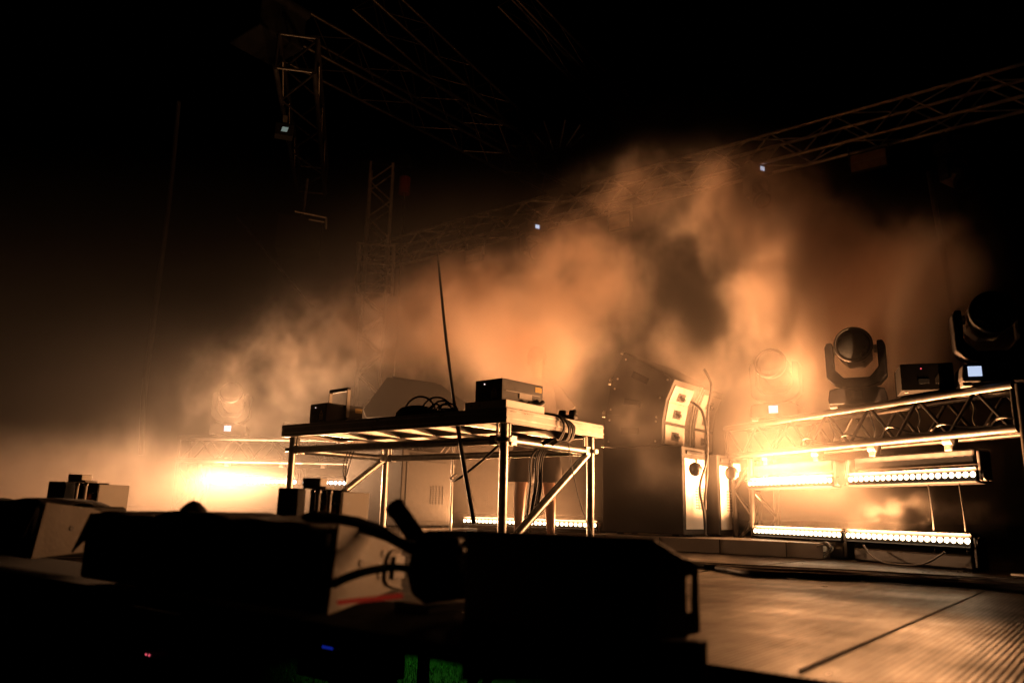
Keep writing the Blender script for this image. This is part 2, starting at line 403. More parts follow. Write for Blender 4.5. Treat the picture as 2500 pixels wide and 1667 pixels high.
# ------------------------------------------------------------------ moving heads
def moving_head(label, loc, rz, tilt=35, hang=False, display='screen', sc=1.0, group=None, shell='plastic', headm='grey_head', dx=0.0):
    """faces local +y"""
    t = thing('moving_head', label, 'moving head', loc, rz, group)
    if hang: t.rotation_euler = (R(180), 0, R(rz))
    t.scale = (sc, sc, sc)
    bs = MB().prism([(-.185, 0), (.185, 0), (.19, .03), (.18, .10), (.13, .115), (-.13, .115), (-.18, .10), (-.19, .03)], V((0, .12, 0)), V((1, 0, 0)), V((0, 0, 1)), V((0, -.24, 0)))
    bs.build('base', M[shell], t, .008)
    MB().box((dx, .1215, .062), (.072, .005, .06)).build('display', M[display], t)
    for sx in (-1, 1): MB().box((sx * .16, 0, -.01), (.05, .2, .025)).build('foot', M['rubber'], t, .004)
    yk = MB()
    yk.prism([(-.06, .12), (.06, .12), (.15, .15), (.197, .20), (.20, .42), (.185, .455), (.146, .455), (.146, .265), (.085, .195), (-.085, .195), (-.146, .265), (-.146, .455), (-.185, .455), (-.20, .42), (-.197, .20), (-.15, .15)],
             V((0, .065, 0)), V((1, 0, 0)), V((0, 0, 1)), V((0, -.13, 0)))
    yk.build('yoke', M[shell], t, .01)
    c = V((0, 0, .405)); tl = R(tilt); d = V((0, math.cos(tl), math.sin(tl))); u = V((0, -math.sin(tl), math.cos(tl)))
    oc = [(-.125, -.06), (-.06, -.125), (.06, -.125), (.125, -.06), (.125, .06), (.06, .125), (-.06, .125), (-.125, .06)]
    hb = MB()
    rings = []
    for (y, k) in ((-.17, .66), (-.13, .86), (.05, .90), (.10, .86)):
        rings.append([c + d * y + V((1, 0, 0)) * (p[0] * k) + u * (p[1] * k) for p in oc])
    hb.loft(rings, True, False)
    hd_ = hb.build('head', M[headm], t, .006)
    MB().lathe([(.085, 0), (.118, .004), (.128, .03), (.128, .062), (.117, .066), (.112, .052)], c + d * .095, d, 32).build('lens_ring', M['plastic'], t)
    MB().lathe([(.113, 0), (.10, .014), (.07, .025), (.03, .031), (.0005, .032)], c + d * .147, d, 32).build('lens', M['glass'], t)
    for sx in (-1, 1):
        MB().tube(c + V((sx * .12, 0, 0)), c + V((sx * .142, 0, 0)), .03, 14).build('pivot', M['steel'], t)
    if hang:
        for sx in (-.1, .1):
            k = MB().box((sx, 0, -.05), (.04, .04, .09)); k.tube((sx - .03, 0, -.115), (sx + .03, 0, -.115), .04, 12)
            k.build('clamp', M['steel'], t, .004)
    return t
M['grey_head'] = mat('head_shell_grey', (.23, .21, .20), .5, 0, .12, 12, .15)
CTR = .12
moving_head('black moving head on the right truss with round dark lens before bright smoke', onT(1.19, -.12, 1.062), 152, 3, display='glass', shell='matte', headm='black')
mh = moving_head('big black moving head at the right edge beside the small blue screen, nearly silhouetted', onT(.13, -.12, 1.062), 160, 2, sc=.97, shell='matte', headm='black', dx=.12)
moving_head('moving head lost in smoke at the far end of the right truss', onT(2.08, -.12, 1.062), 146, 12, shell='void', headm='void')
moving_head('faint moving head silhouette on the left truss beside the tiny blue screen', onL(.50, .12, 1.018), 190, 20)

# ------------------------------------------------------------------ laser boxes
def laser_box(label, loc, rz, w=.2, d=.28, h=.14, led='white_led', handle=False, shell='plastic', sticker='sticker'):
    """front faces local -y, top at h; local x is to the right seen from the front"""
    t = thing('laser_projector', label, 'laser projector', loc, rz)
    MB().box((0, d / 2, h / 2 + .008), (w, d, h)).build('case', M[shell], t, .004)
    for sx in (-1, 1):
        for y in (.04, d - .04): MB().tube((sx * (w / 2 - .03), y, 0), (sx * (w / 2 - .03), y, .0085), .012, 10).build('foot', M['rubber'], t)
    MB().lathe([(.004, 0), (.003, .002), (.0003, .003)], V((-.03, -.0005, h * .86)), V((0, -1, 0)), 10).build('indicator', M[led], t)
    st = MB().prism([(-.021, -.03), (.021, -.03), (.021, .002), (0, .034), (-.021, .002)], V((w * .22, -.0012, h * .45)), V((1, 0, 0)), V((0, 0, 1)), V((0, .001, 0)))
    s = st.build('warning_sticker', M[sticker], t)
    sy = MB().prism([(-.011, .003), (.011, .003), (0, .023)], V((w * .22, -.0018, h * .45)), V((1, 0, 0)), V((0, 0, 1)), V((0, .0006, 0)))
    for k in range(4): sy.box((w * .22, -.0016, h * .45 - .006 - k * .006), (.032, .0006, .002))
    sy.build('print', M['ink'], s)
    s2 = MB().box((w / 2 + .0012, d * .88, h * .82), (.001, .055, .028)).build('label_plate', M['sticker'], t)
    pr = MB()
    for k in range(3): pr.box((w / 2 + .0022, d * .88, h * .82 - .007 + k * .007), (.0006, .044, .0025))
    pr.build('print', M['ink'], s2)
    MB().box((-.02, -.001, h * .38), (.06, .003, .03)).build('aperture', M['glass'], t, .001)
    if handle:
        hb = MB()
        y_ = d * .55
        for sx in (-1, 1):
            hb.box((sx * (w / 2 + .012), y_, h * .95), (.006, .028, .25)); 
        hb.build('bracket', M['alu_dull'], t, .002)
        tp = MB().box((0, y_, h * .95 + .125), (w + .03, .034, .026)); tp.build('grip', M['rubber'], t, .008)
        for sx in (-1, 1): MB().tube((sx * (w / 2 + .002), y_, h * .12 + .02), (sx * (w / 2 + .035), y_, h * .12 + .02), .02, 12).build('knob', M['rubber'], t)
    return t

# ------------------------------------------------------------------ table: a 2 x 1 m stage deck on scaffold tubes
TB = V((-.021, 4.187, 0)); TBANG = 51.74
tb = thing('stage_table', 'aluminium stage deck used as dj table on scaffold pipe legs with a diagonal brace', 'table', TB, TBANG)
ZT, TH = .825, .082
fr = MB()
for (c, d) in (((.5, .016, 0), (1, .032, TH)), ((.5, 1.984, 0), (1, .032, TH)), ((.016, 1, 0), (.032, 1.936, TH)), ((.984, 1, 0), (.032, 1.936, TH))):
    fr.box((c[0], c[1], ZT - TH / 2), d)
fr.build('edge_frame', M['alu_dull'], tb, .003)
lipb = MB()
for (c, d) in (((-.002, 1, ZT - .058), (.006, 2.0, .008)), ((.5, -.002, ZT - .058), (1.0, .006, .008)), ((-.002, 1, ZT - .02), (.005, 2.0, .006)), ((.5, -.002, ZT - .02), (1.0, .005, .006))): lipb.box(c, d)
lipb.build('edge_groove', M['alu'], tb)
MB().box((.5, 1, ZT - .0135), (.94, 1.94, .021)).build('deck_board', M['deck_ply'], tb)
for y in (.35, .68, 1.0, 1.33, 1.66): MB().box((.5, y, ZT - .05), (.934, .035, .052)).build('cross_member', M['alu'], tb, .002)
MB().box((.5, 1, ZT - .052), (.03, 1.93, .046)).build('cross_member', M['alu'], tb, .002)
LX = [(.06, .06), (.06, 1.94), (.94, .06), (.94, 1.94)]
ZR = .655
for (x, y) in LX:
    lg = MB().tube((x, y, .006), (x, y, ZT - TH - .001), .0242, 18)
    l_ = lg.build('leg', M['steel'], tb)
    MB().tube((x, y, 0), (x, y, .006), .07, 18).build('foot_plate', M['steel'], l_)
    ck = MB().tube((x, y, ZR - .012), (x, y, ZR + .012), .052, 16)
    for (dx, dy) in ((1, 0), (0, 1)):
        sgx = dx * (1 if x < .5 else -1); sgy = dy * (1 if y < 1 else -1)
        ck.box((x + sgx * .06, y + sgy * .06, ZR), (.05 if dx else .05, .05, .055))
        ck.box((x + sgx * .048, y + sgy * .048, ZR + .05), (.012, .012, .09))
    ck.build('wedge_clamp', M['steel'], tb, .003)
for (a, b) in (((.06, .14), (.06, 1.86)), ((.94, .14), (.94, 1.86)), ((.14, .06), (.86, .06)), ((.14, 1.94), (.86, 1.94))):
    MB().tube((a[0], a[1], ZR), (b[0], b[1], ZR), .0242, 16).build('rail', M['steel'], tb)
MB().tube((.90, .06, ZR - .02), (.12, .06, .10), .0242, 16).build('brace', M['steel'], tb)
MB().tube((.90, 1.94, ZR - .02), (.12, 1.94, .10), .0242, 16).build('brace', M['steel'], tb)
def onTB(x, y, z=ZT): return TB + B * x + (-A) * y + V((0, 0, z))

laser_box('laser box with a raised carry bracket at the left end of the table', onTB(.08, 1.72), AANG - 6, .2, .30, .135, 'white_led', True)
lz = onTB(.02, .04)
bk = thing('mounting_board', 'pale wooden board under the laser box at the near table corner', 'board', onTB(.20, .17, ZT), AANG)
MB().box((0, 0, .024), (.30, .36, .046)).build('board_body', M['white'], bk, .003)
for x in (-.1, -.04): MB().tube((x, -.1805, .024), (x, -.183, .024), .006, 8).build('screw_hole', M['ink'], bk)
t = laser_box('black laser box with yellow sticker on the pale board at the table corner', onTB(.08, .20, ZT + .047), AANG - 4, .21, .36, .125, 'white_led')
MB().box((.1085, .2, .048), (.004, .11, .03)).build('name_plate', M['panel'], t, .001)
MB().box((.108, .18, .066), (.003, .30, .003)).build('trim_line', M['alu_dull'], t)
hk = MB().path([(.13, .20, .01), (.14, .24, -.005), (.135, .30, .01), (.12, .34, .03)], .016, 8)
hk.build('cable_plug', M['rubber'], t)
laser_box('black laser box on the right truss with a red light, beside the big moving head', onT(.42, .07, 1.046), -20, .29, .30, .165, 'red', shell='void', sticker='black')  # shell and sticker blackened to hold the box in silhouette
laser_box('faint laser box on the hazy left truss', onL(1.28, .02, 1.0), 4, .26, .3, .15, 'white_led')

def cable(label, pts, r=.006, name='cable', m_='rubber', n=6, cat='cable', group=None):
    return tag(MB().path(pts, r, n).build(name, M[m_]), label, cat, group)
# coil of cable on the table
mb = MB()
for k in range(6):
    cy = .62 + random.uniform(-.10, .10); cx = .10 + random.uniform(-.05, .08); rr = random.uniform(.055, .11); an = random.uniform(-.9, .9)
    pts = []
    for i in range(9):
        a = math.pi * i / 8
        pts.append(onTB(cx + math.sin(an) * rr * math.cos(a), cy + math.cos(an) * rr * math.cos(a), ZT + .008 + rr * 1.05 * math.sin(a)))
    mb.path(pts, .006, 6)
for k in range(5):
    pts = [onTB(.10 + random.uniform(-.06, .1), .45 + .09 * i + random.uniform(-.03, .03), ZT + .01 + abs(random.gauss(0, .012))) for i in range(6)]
    mb.path(pts, .006, 6)
tag(mb.build('cable_coil', M['rubber']), 'tangled loops of black cable lying on the table edge', 'cable')
t = tag(MB().loft([[onTB(.12 + rr * .13 * math.cos(a), .80 + rr * .14 * math.sin(a), ZT + z) for a in [2 * math.pi * k / 20 for k in range(20)]] for (rr, z) in ((1, .003), (.97, .025), (.75, .055), (.35, .07))]).build('cloth_bag', M['fabric']), 'low black bag lying beside the cable loops on the table', 'bag')
# bundle hanging over the right end of the table
bun = []
for k in range(7):
    x0 = .48 + .02 * k; j = random.uniform(-.02, .02)
    pts = [onTB(x0 - .10 + j, .14, ZT + .012), onTB(x0 - .02, .06, ZT + .02), onTB(x0 + .01, -.016, ZT - .005 - .004 * k), onTB(x0 + .02 + j, -.034, ZT - .07),
           onTB(x0 - .02 + j * 1.5, -.025, ZT - .14), onTB(x0 - .08 - .004 * k, .0 + j, ZR + .03), onTB(x0 - .11 + j, .10, ZR - .06), onTB(x0 - .10 + j * 2, .12 + j, .42), onTB(x0 - .12 + j * 3, .13 + j * 2, .24 + .01 * k)]
    bun.append(pts)
mb = MB()
for p in bun: mb.path(p, .0062, 6)
t = tag(mb.build('cable_bundle', M['rubber']), 'bundle of black cables spilling over the right end of the table down behind the brace', 'cable')
cable('single thin cable drooping from the bundle past the diagonal brace to the floor', [onTB(.56, -.02, .72), onTB(.60, -.03, .52), onTB(.72, -.02, .30), onTB(.90, .0, .10), onTB(.99, .04, .006)], .0035)
cable('dark cable sagging under the table from the near leg to the pole', [onTB(.05, .09, ZR - .03), onTB(.04, .22, .53), onTB(.06, .40, .44), onTB(.25, .62, .46), onTB(.5, .80, .50)], .007)
mb = MB()
for k in range(3):
    mb.path([onTB(.5, 1.78 + .03 * k, ZT - TH), onTB(.45, 1.80 + .03 * k, .56), onTB(.46 + .02 * k, 1.83 + .02 * k, .42), onTB(.5, 1.84, .24)], .004, 6)
tag(mb.build('cable_bundle', M['rubber']), 'three thin cables hanging under the left end of the table', 'cable')
# power adaptors
t = thing('adaptor_box', 'small black adaptor with bulging plugs on the right table end', 'adaptor', onTB(.74, .10), AANG + 12)
MB().box((0, 0, .022), (.12, .07, .042)).build('body', M['plastic'], t, .012)
for k in (-.035, .035): MB().lathe([(.001, .034), (.022, .03), (.026, .012), (.026, 0)], V((k, 0, .042)), V((0, 0, 1)), 12).build('plug', M['plastic'], t)
MB().box((0, -.0355, .024), (.05, .002, .016)).build('label_plate', M['panel'], t)
# hanging taut cable in front of the table
cable('thick dark rope slanting down from the back truss past the table front', [at(1066, 590, 9.0), at(1086, 800, 6.3), at(1119, 1050, 4.5), at(1157, 1275, 4.0)], .0125, name='hanging_rope', cat='rope', n=8)
cable('dark hanging strap before the haze at far left', [at(436, 250, 10.5), at(414, 480, 10.3), at(378, 760, 10.1), at(352, 960, 10.0), at(345, 1110, 10.0)], .035, name='hanging_strap', cat='strap', n=8)
cable('dark hanging strap above the large moving head at far right', [at(2268, 420, 7.0), at(2296, 580, 6.9), at(2326, 750, 6.8), at(2345, 860, 6.8)], .026, name='hanging_strap', cat='strap', n=8)
cable('thin steel wire slanting across the haze left of the tower', [at(578, 530, 12), at(670, 640, 12), at(765, 752, 12)], .008, name='guy_wire', cat='wire', m_='steel')

# ------------------------------------------------------------------ side fills
G = V((.80, 6.75, 0))
def onG(x, y, z): return G + A * x + B * y + V((0, 0, z))
t = thing('low_riser', 'low pale riser under the right speaker stack', 'riser', onG(-.12, -.08, 0), AANG)
MB().box((.98, .75, .054), (1.95, 1.5, .104)).build('riser_body', M['panel'], t, .003)
sg = MB()
for k in range(4): sg.box((.2 + k * .5, -.0035, .054), (.006, .005, .1))
sg.build('panel_joint', M['ink'], t)
def cab(label, loc, rz, w, d, h, rear=True, m_='cabinet', face='white'):
    """local x to the right, front face at y=0 towards local -y, right side carries the pale plate"""
    t = thing('subwoofer', label, 'subwoofer', loc, rz)
    MB().box((w / 2, d / 2, h / 2), (w, d, h)).build('cabinet', M[m_], t, .01)
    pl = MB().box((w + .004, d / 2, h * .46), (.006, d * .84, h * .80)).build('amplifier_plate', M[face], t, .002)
    gr = MB()
    for i in range(8):
        gr.box((w + .011, d * .68, h * .30 + i * .022), (.006, .16, .009))
    for j in range(4): gr.box((w + .0105, d * .62 + j * .045, h * .30 + .08), (.005, .006, .18))
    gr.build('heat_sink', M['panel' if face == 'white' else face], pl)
    hn = MB().box((w + .009, d * .5, h * .93), (.014, d * .7, .03)); hn.build('handle', M['plastic'], t, .006)
    for sx in (.12, w - .12):
        for sy in (.1, d - .1): MB().tube((sx, sy, -.015), (sx, sy, 0), .03, 12).build('foot', M['rubber'], t)
    return t
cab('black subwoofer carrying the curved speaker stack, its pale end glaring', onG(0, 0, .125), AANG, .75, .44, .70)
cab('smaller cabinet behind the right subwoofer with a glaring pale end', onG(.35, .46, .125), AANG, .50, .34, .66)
# curved three box array
def array_box(label, piv, tilt, dA=.56, wB=1.02, h=.285):
    t = thing('line_array_speaker', label, 'speaker', piv, AANG, 'curved stack of three wide speakers on the right subwoofer')
    t.rotation_euler = (0, R(tilt), R(AANG))
    k = .03
    MB().prism([(0, 0), (dA, k), (dA, h - k), (0, h)], V((0, 0, 0)), V((1, 0, 0)), V((0, 0, 1)), V((0, wB, 0))).build('cabinet', M['cabinet'], t, .006)
    rh = h - 2 * k - .062
    hd_ = MB().box((dA * .45, -.003, h * .5), (.17, .008, .055)); hd_.build('side_handle', M['void'], t, .003)
    for (bx, bz) in ((.05, .05), (.05, h - .05), (dA - .06, k + .03), (dA - .06, h - k - .03)): MB().tube((bx, .001, bz), (bx, -.006, bz), .009, 8).build('bolt', M['steel'], t)
    for (y0, y1) in ((.04, .40), (.62, .98)):
        p = MB(); xo = dA + .001; z0 = k + .012; z1 = k + .012 + rh; yc = (y0 + y1) / 2
        # pale rear plate with a recessed socket cup
        p.box((xo + .004, (y0 + yc - .07) / 2, (z0 + z1) / 2), (.008, yc - .07 - y0, rh)); p.box((xo + .004, (y1 + yc + .07) / 2, (z0 + z1) / 2), (.008, y1 - yc - .07, rh))
        p.box((xo + .004, yc, z1 - rh * .16), (.008, .14, rh * .32)); p.box((xo + .004, yc, z0 + rh * .12), (.008, .14, rh * .24))
        pp = p.build('rear_plate', M['rear'], t)
        MB().box((xo + .003, yc, z0 + rh * .46), (.005, .136, rh * .42)).build('socket_cup', M['plastic'], pp)
        MB().tube((xo + .004, yc, z0 + rh * .46), (xo + .05, yc, z0 + rh * .40), .014, 10).build('plug', M['rubber'], pp)
    MB().box((dA + .012, .50, h / 2), (.022, .022, h * .82)).build('rigging_bar', M['steel'], t, .002)
    MB().box((dA + .0135, .535, h / 2), (.022, .012, h * .7)).build('rigging_bar', M['steel'], t, .002)
    for zz in (.012, h - .012):
        for q in (0, 1): MB().tube((-.004 - .0 * q, .02, zz), (-.034, .02, zz), .014, 8).build('hinge_knuckle', M['steel'], t)
    return t
pv = onG(-.02, .06, .84); tl_ = 3.0
for i, (tt, lb) in enumerate(((3, 'bottom box of the curved speaker stack standing on the right subwoofer'), (13, 'middle box of the curved speaker stack with a bright rear plate'), (27, 'topmost tilted box of the curved speaker stack fading into smoke'))):
    array_box(lb, pv, tt)
    pv = pv + (A * math.sin(R(tt)) + V((0, 0, math.cos(R(tt))))) * .288
cable('black cable looping from the topmost speaker box down to the right subwoofer', [onG(.80, .36, 1.50), onG(.86, .36, 1.36), onG(.84, .33, 1.16), onG(.84, .30, .95), onG(.86, .22, .62), onG(.84, .20, .35), onG(.86, .16, .13)], .011)
cable('black cable looping from the middle speaker box to the subwoofer sockets', [onG(.70, .30, 1.22), onG(.80, .28, 1.14), onG(.86, .24, .95), onG(.88, .18, .72), onG(.85, .10, .5), onG(.86, .14, .30), onG(.85, .18, .13)], .011)
for lb, px_, py_, Y_ in (('round lamp clipped to the end of the right subwoofer', 1697, 1145, 6.15), ('round lamp on the smaller cabinet end, nearer the truss leg', 1786, 1155, 6.2)):
    t = thing('round_lamp', lb, 'lamp', at(px_, py_, Y_), -60)
    MB().lathe([(.001, -.05), (.03, -.05), (.045, -.03), (.055, .0), (.05, .02), (.001, .022)], V((0, 0, 0)), V((0, -1, -.2)), 20).build('lamp_shell', M['plastic'], t)
    MB().box((.0, .05, .05), (.02, .08, .06)).build('bracket', M['steel'], t, .003)
# left side fill
LS = V((-1.02, 7.5, 0))
def onS(x, y, z): return LS + A * x + B * y + V((0, 0, z))
t = thing('low_riser', 'low slab under the hazy left speaker stack', 'riser', onS(-1.0, -.1, 0), AANG)
MB().box((.58, .5, .05), (1.2, 1.05, .10)).build('riser_body', M['panel'], t, .003)
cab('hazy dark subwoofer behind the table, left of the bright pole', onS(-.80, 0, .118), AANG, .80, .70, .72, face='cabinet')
wb = [at(x, y, 7.75) for (x, y) in ((1128, 1012), (893, 1019), (886, 1000), (945, 920), (1075, 938), (1140, 985))]
t = thing('wedge_monitor', 'dark tilted wedge speaker on the left subwoofer fading into haze', 'speaker', wb[1], 0)
wq = [(p.x - wb[1].x, p.z - wb[1].z) for p in wb]
MB().prism(wq, V((0, 0, 0)), V((1, 0, 0)), V((0, 0, 1)), V((0, .5, 0))).build('cabinet', M['cabinet'], t, .01)
MB().prism([(wq[3][0] + .05, wq[3][1] + .004), (wq[4][0] - .04, wq[4][1] + .008), (wq[4][0] - .04, wq[4][1] + .016), (wq[3][0] + .05, wq[3][1] + .012)], V((0, .03, 0)), V((1, 0, 0)), V((0, 0, 1)), V((0, .44, 0))).build('grille', M['fabric'], t)
t = thing('stand_pole', 'thin bright chrome pole standing beside the hazy left subwoofer', 'stand', V((at(1103, 1200, 7.2).x, 7.2, 0)), 0)
MB().tube((0, 0, .0), (0, 0, .92), .0105, 10).build('pole', M['alu'], t)
MB().tube((0, 0, .60), (0, 0, .68), .016, 10).build('collar', M['steel'], t)
MB().lathe([(.11, 0), (.11, .012), (.02, .03), (.012, .05)], V((0, 0, 0)), V((0, 0, 1)), 20).build('base', M['black'], t)

# ------------------------------------------------------------------ dj
def skin_mesh(name, verts, edges, radii, m_, sub=2):
    me = bpy.data.meshes.new(name); me.from_pydata(verts, edges, []); o_ = bpy.data.objects.new(name, me); col.objects.link(o_)
    sk = o_.modifiers.new('skin', 'SKIN'); sk.use_smooth_shade = True
    for i, r in enumerate(radii):
        sv = me.skin_vertices[0].data[i]; rr = r if isinstance(r, tuple) else (r, r); sv.radius = rr; sv.use_root = (i == 0)
    sb_ = o_.modifiers.new('sub', 'SUBSURF'); sb_.levels = sub; sb_.render_levels = sub
    dg = bpy.context.evaluated_depsgraph_get(); me2 = bpy.data.meshes.new_from_object(o_.evaluated_get(dg))
    me2.name = name; bpy.data.objects.remove(o_)
    me2.materials.clear(); me2.materials.append(m_)
    for p in me2.polygons: p.use_smooth = True
    o2 = bpy.data.objects.new(name, me2); col.objects.link(o2); return o2
DJ = V((.235, 7.05, 0))
dj = thing('person', 'person in dark t-shirt and knee-length shorts standing behind the table, face lost in smoke', 'person', DJ, -6)
vs, es, rs = [], [], []
def sv(p, r, par=None):
    vs.append(p); rs.append(r)
    if par is not None: es.append((par, len(vs) - 1))
    return len(vs) - 1
# local: faces -y; x to the viewer's right
pel = sv((0, 0, .93), (.15, .11)); wa = sv((0, .005, 1.08), (.135, .095), pel); chs = sv((0, .0, 1.28), (.155, .105), wa); nk0 = sv((0, .01, 1.42), (.075, .07), chs)
nk = sv((0, -.01, 1.50), .052, nk0); hd0 = sv((0, -.04, 1.58), (.068, .080), nk); hd1 = sv((0, -.045, 1.66), (.072, .088), hd0); hd2 = sv((0, -.03, 1.725), (.05, .06), hd1)
for s_ in (-1, 1):
    lead = .02 * s_
    h1 = sv((s_ * .09, 0, .86), .095, pel); kn = sv((s_ * .125, -.02 + lead, .50), .058, h1); cf = sv((s_ * .135, .015 + lead, .36), .056, kn)
    an = sv((s_ * .145, .02 + lead, .10), .036, cf); he = sv((s_ * .148, .0 + lead, .045), .038, an); ft = sv((s_ * .165, -.15 + lead, .03), .032, he)
    sh = sv((s_ * .165, .01, 1.395), .062, chs); el = sv((s_ * .27, .03, 1.13), .043, sh); wr_ = sv((s_ * .235, -.20, 1.02), .028, el)
    pa = sv((s_ * .225, -.27, .995), (.036, .018), wr_)
    for k in range(4):
        bx_ = (k - 1.5) * .019
        f1 = sv((s_ * .22 + bx_, -.315, .985), .0095, pa); f2 = sv((s_ * .22 + bx_ * 1.1, -.345 - .006 * (1 - abs(k - 1.5)), .968), .0085, f1); sv((s_ * .22 + bx_ * 1.1, -.355, .945), .0075, f2)
    t1 = sv((s_ * .19, -.275, .985), .011, pa); sv((s_ * .175, -.31, .965), .009, t1)
body = skin_mesh('body', vs, es, rs, M['skin']); body.parent = dj
def ell(c, rx, ry, n=28, tw=0):
    return [V((c[0] + rx * math.cos(2 * math.pi * k / n), c[1] + ry * math.sin(2 * math.pi * k / n), c[2])) for k in range(n)]
sh_ = MB().loft([ell((0, 0, .80), .205, .15), ell((0, 0, .88), .20, .145), ell((0, 0, 1.05), .19, .135), ell((0, 0, 1.2), .20, .14), ell((0, 0, 1.32), .205, .14), ell((0, .005, 1.40), .185, .115), ell((0, .005, 1.44), .12, .09), ell((0, 0, 1.46), .085, .08)], False)
for s_ in (-1, 1):
    a = V((s_ * .13, .008, 1.375)); b = V((s_ * .285, .03, 1.165)); ax = (b - a).normalized(); q = ax.orthogonal().normalized(); w = ax.cross(q)
    rings = []
    for (tt, r) in ((0, .075), (.25, .088), (.6, .09), (1.0, .098)):
        rings.append([a.lerp(b, tt) + (q * math.cos(2 * math.pi * k / 20) + w * math.sin(2 * math.pi * k / 20)) * r for k in range(20)])
    sh_.loft(rings, False)
s_o = sh_.build('shirt', M['shirt'], dj); so = s_o.modifiers.new('t', 'SOLIDIFY'); so.thickness = .004
st_ = MB().loft([ell((0, 0, .99), .175, .125), ell((0, 0, .90), .195, .145), ell((0, 0, .80), .20, .15)], False)
for s_ in (-1, 1):
    st_.loft([ell((s_ * .098, 0, .82), .112, .138), ell((s_ * .115, -.01, .70), .115, .125), ell((s_ * .128, -.015, .53), .118, .122)], False)
s_o = st_.build('shorts', M['shorts'], dj); so = s_o.modifiers.new('t', 'SOLIDIFY'); so.thickness = .004
hr = MB()
rg = []
for i in range(9):
    a = i / 8 * R(100); rg.append(ell((0, -.022 + .008 * i / 8, 1.665 + .105 * math.cos(a)), .088 * math.sin(a) + .002, .102 * math.sin(a) + .002, 22))
hr.loft(rg, False); hr.build('hair', M['hair'], dj)
for s_ in (-1, 1):
    MB().loft([ell((s_ * .155, -.055 + .02 * s_, z), rx, ry, 18) for (z, rx, ry) in ((.0, .05, .135), (.03, .052, .138), (.065, .048, .11), (.09, .045, .06))]).build('shoe', M['shoe'], dj)
    MB().lathe([(.012, 0), (.008, .005), (.0005, .008)], V((s_ * .03, -.118, 1.625)), V((0, -1, 0)), 10).build('eye', M['glass'], dj)
    MB().loft([ell((s_ * .075, -.03, z), r, r * 1.6, 10) for (z, r) in ((1.59, .006), (1.61, .012), (1.635, .012), (1.65, .006))]).build('ear', M['skin'], dj)
MB().prism([(-.016, 0), (.016, 0), (.006, .045), (-.006, .045)], V((0, -.118, 1.575)), V((1, 0, 0)), V((0, 0, 1)), V((0, -.022, 0))).build('nose', M['skin'], dj, .006)
MB().box((0, -.112, 1.553), (.045, .012, .010)).build('mouth', M['skin'], dj, .004)

# ------------------------------------------------------------------ hung fixtures on the back truss
def strobe_panel(label, px_, py_, Y_, w=.42, h=.26, rz=None):
    t = thing('strobe_panel', label, 'strobe panel', at(px_, py_, Y_), AANG if rz is None else rz)
    MB().box((0, .03, 0), (w + .04, .08, h + .04)).build('case', M['black'], t, .006)
    for s_ in (-1, 1): MB().box((0, -.014, s_ * h * .26), (w, .008, h * .46)).build('diffuser', M['wood'], t, .002)
    MB().box((0, -.016, 0), (w, .006, .014)).build('tube', M['panel'], t)
    for s_ in (-1, 1): MB().box((s_ * (w / 2 + .03), .03, .14), (.012, .05, .32)).build('bracket', M['steel'], t)
    return t
strobe_panel('small dim strobe panel under the left part of the back truss', 1157, 623, 15.2)
strobe_panel('strobe panel veiled in brown smoke under the middle of the back truss', 1512, 543, 13.4)
strobe_panel('large dark strobe panel under the right part of the back truss', 2120, 392, 10.8, .50, .27)
moving_head('black moving head hanging under the back truss beside its small square screen, nearest centre', at(1302, 556, 14.2) + V((0, 0, .05)), 30, 30, True, sc=1.25)
moving_head('black moving head hanging under the back truss above the right smoke, small bright screen', at(1846, 418, 11.9) + V((0, 0, .06)), 25, 50, True, sc=1.2)
moving_head('black moving head hanging at the dark right under the back truss, screen off', at(2326, 372, 10.2) + V((0, 0, .1)), 20, 40, True, 'plastic', sc=1.2)
# flown truss fixture
t = thing('flood_lamp', 'small flood lamp on the flown upper left truss showing a pale glass', 'lamp', at(694, 316, 8.0), 20)
MB().box((0, .06, 0), (.2, .12, .15)).build('housing', M['void'], t, .01)
MB().prism([(-.035, -.028), (.03, -.028), (.045, .028), (-.02, .028)], V((0, -.003, 0)), V((1, 0, 0)), V((0, 0, 1)), V((0, .002, 0))).build('glass', M['screen_dim'], t)
MB().box((0, .06, .12), (.05, .05, .14)).build('clamp', M['steel'], t, .004)
t = thing('hung_speaker', 'dark box with pale rails hanging under the flown upper left truss', 'speaker', at(752, 560, 10.5), 12)
MB().box((-.12, .2, -.06), (.62, .4, .52)).build('cabinet', M['void'], t, .015)
MB().tube((-.2, -.03, .24), (.24, -.03, .19), .014, 8).build('rail', M['alu_dull'], t)
MB().tube((0, -.03, .14), (.22, -.03, .12), .012, 8).build('rail', M['alu_dull'], t)
MB().tube((.24, -.03, .19), (.25, -.03, .02), .014, 8).build('rail', M['alu_dull'], t)
MB().tube((-.1, .2, .2), (-.08, .2, .85), .02, 8).build('hanger', M['steel'], t)

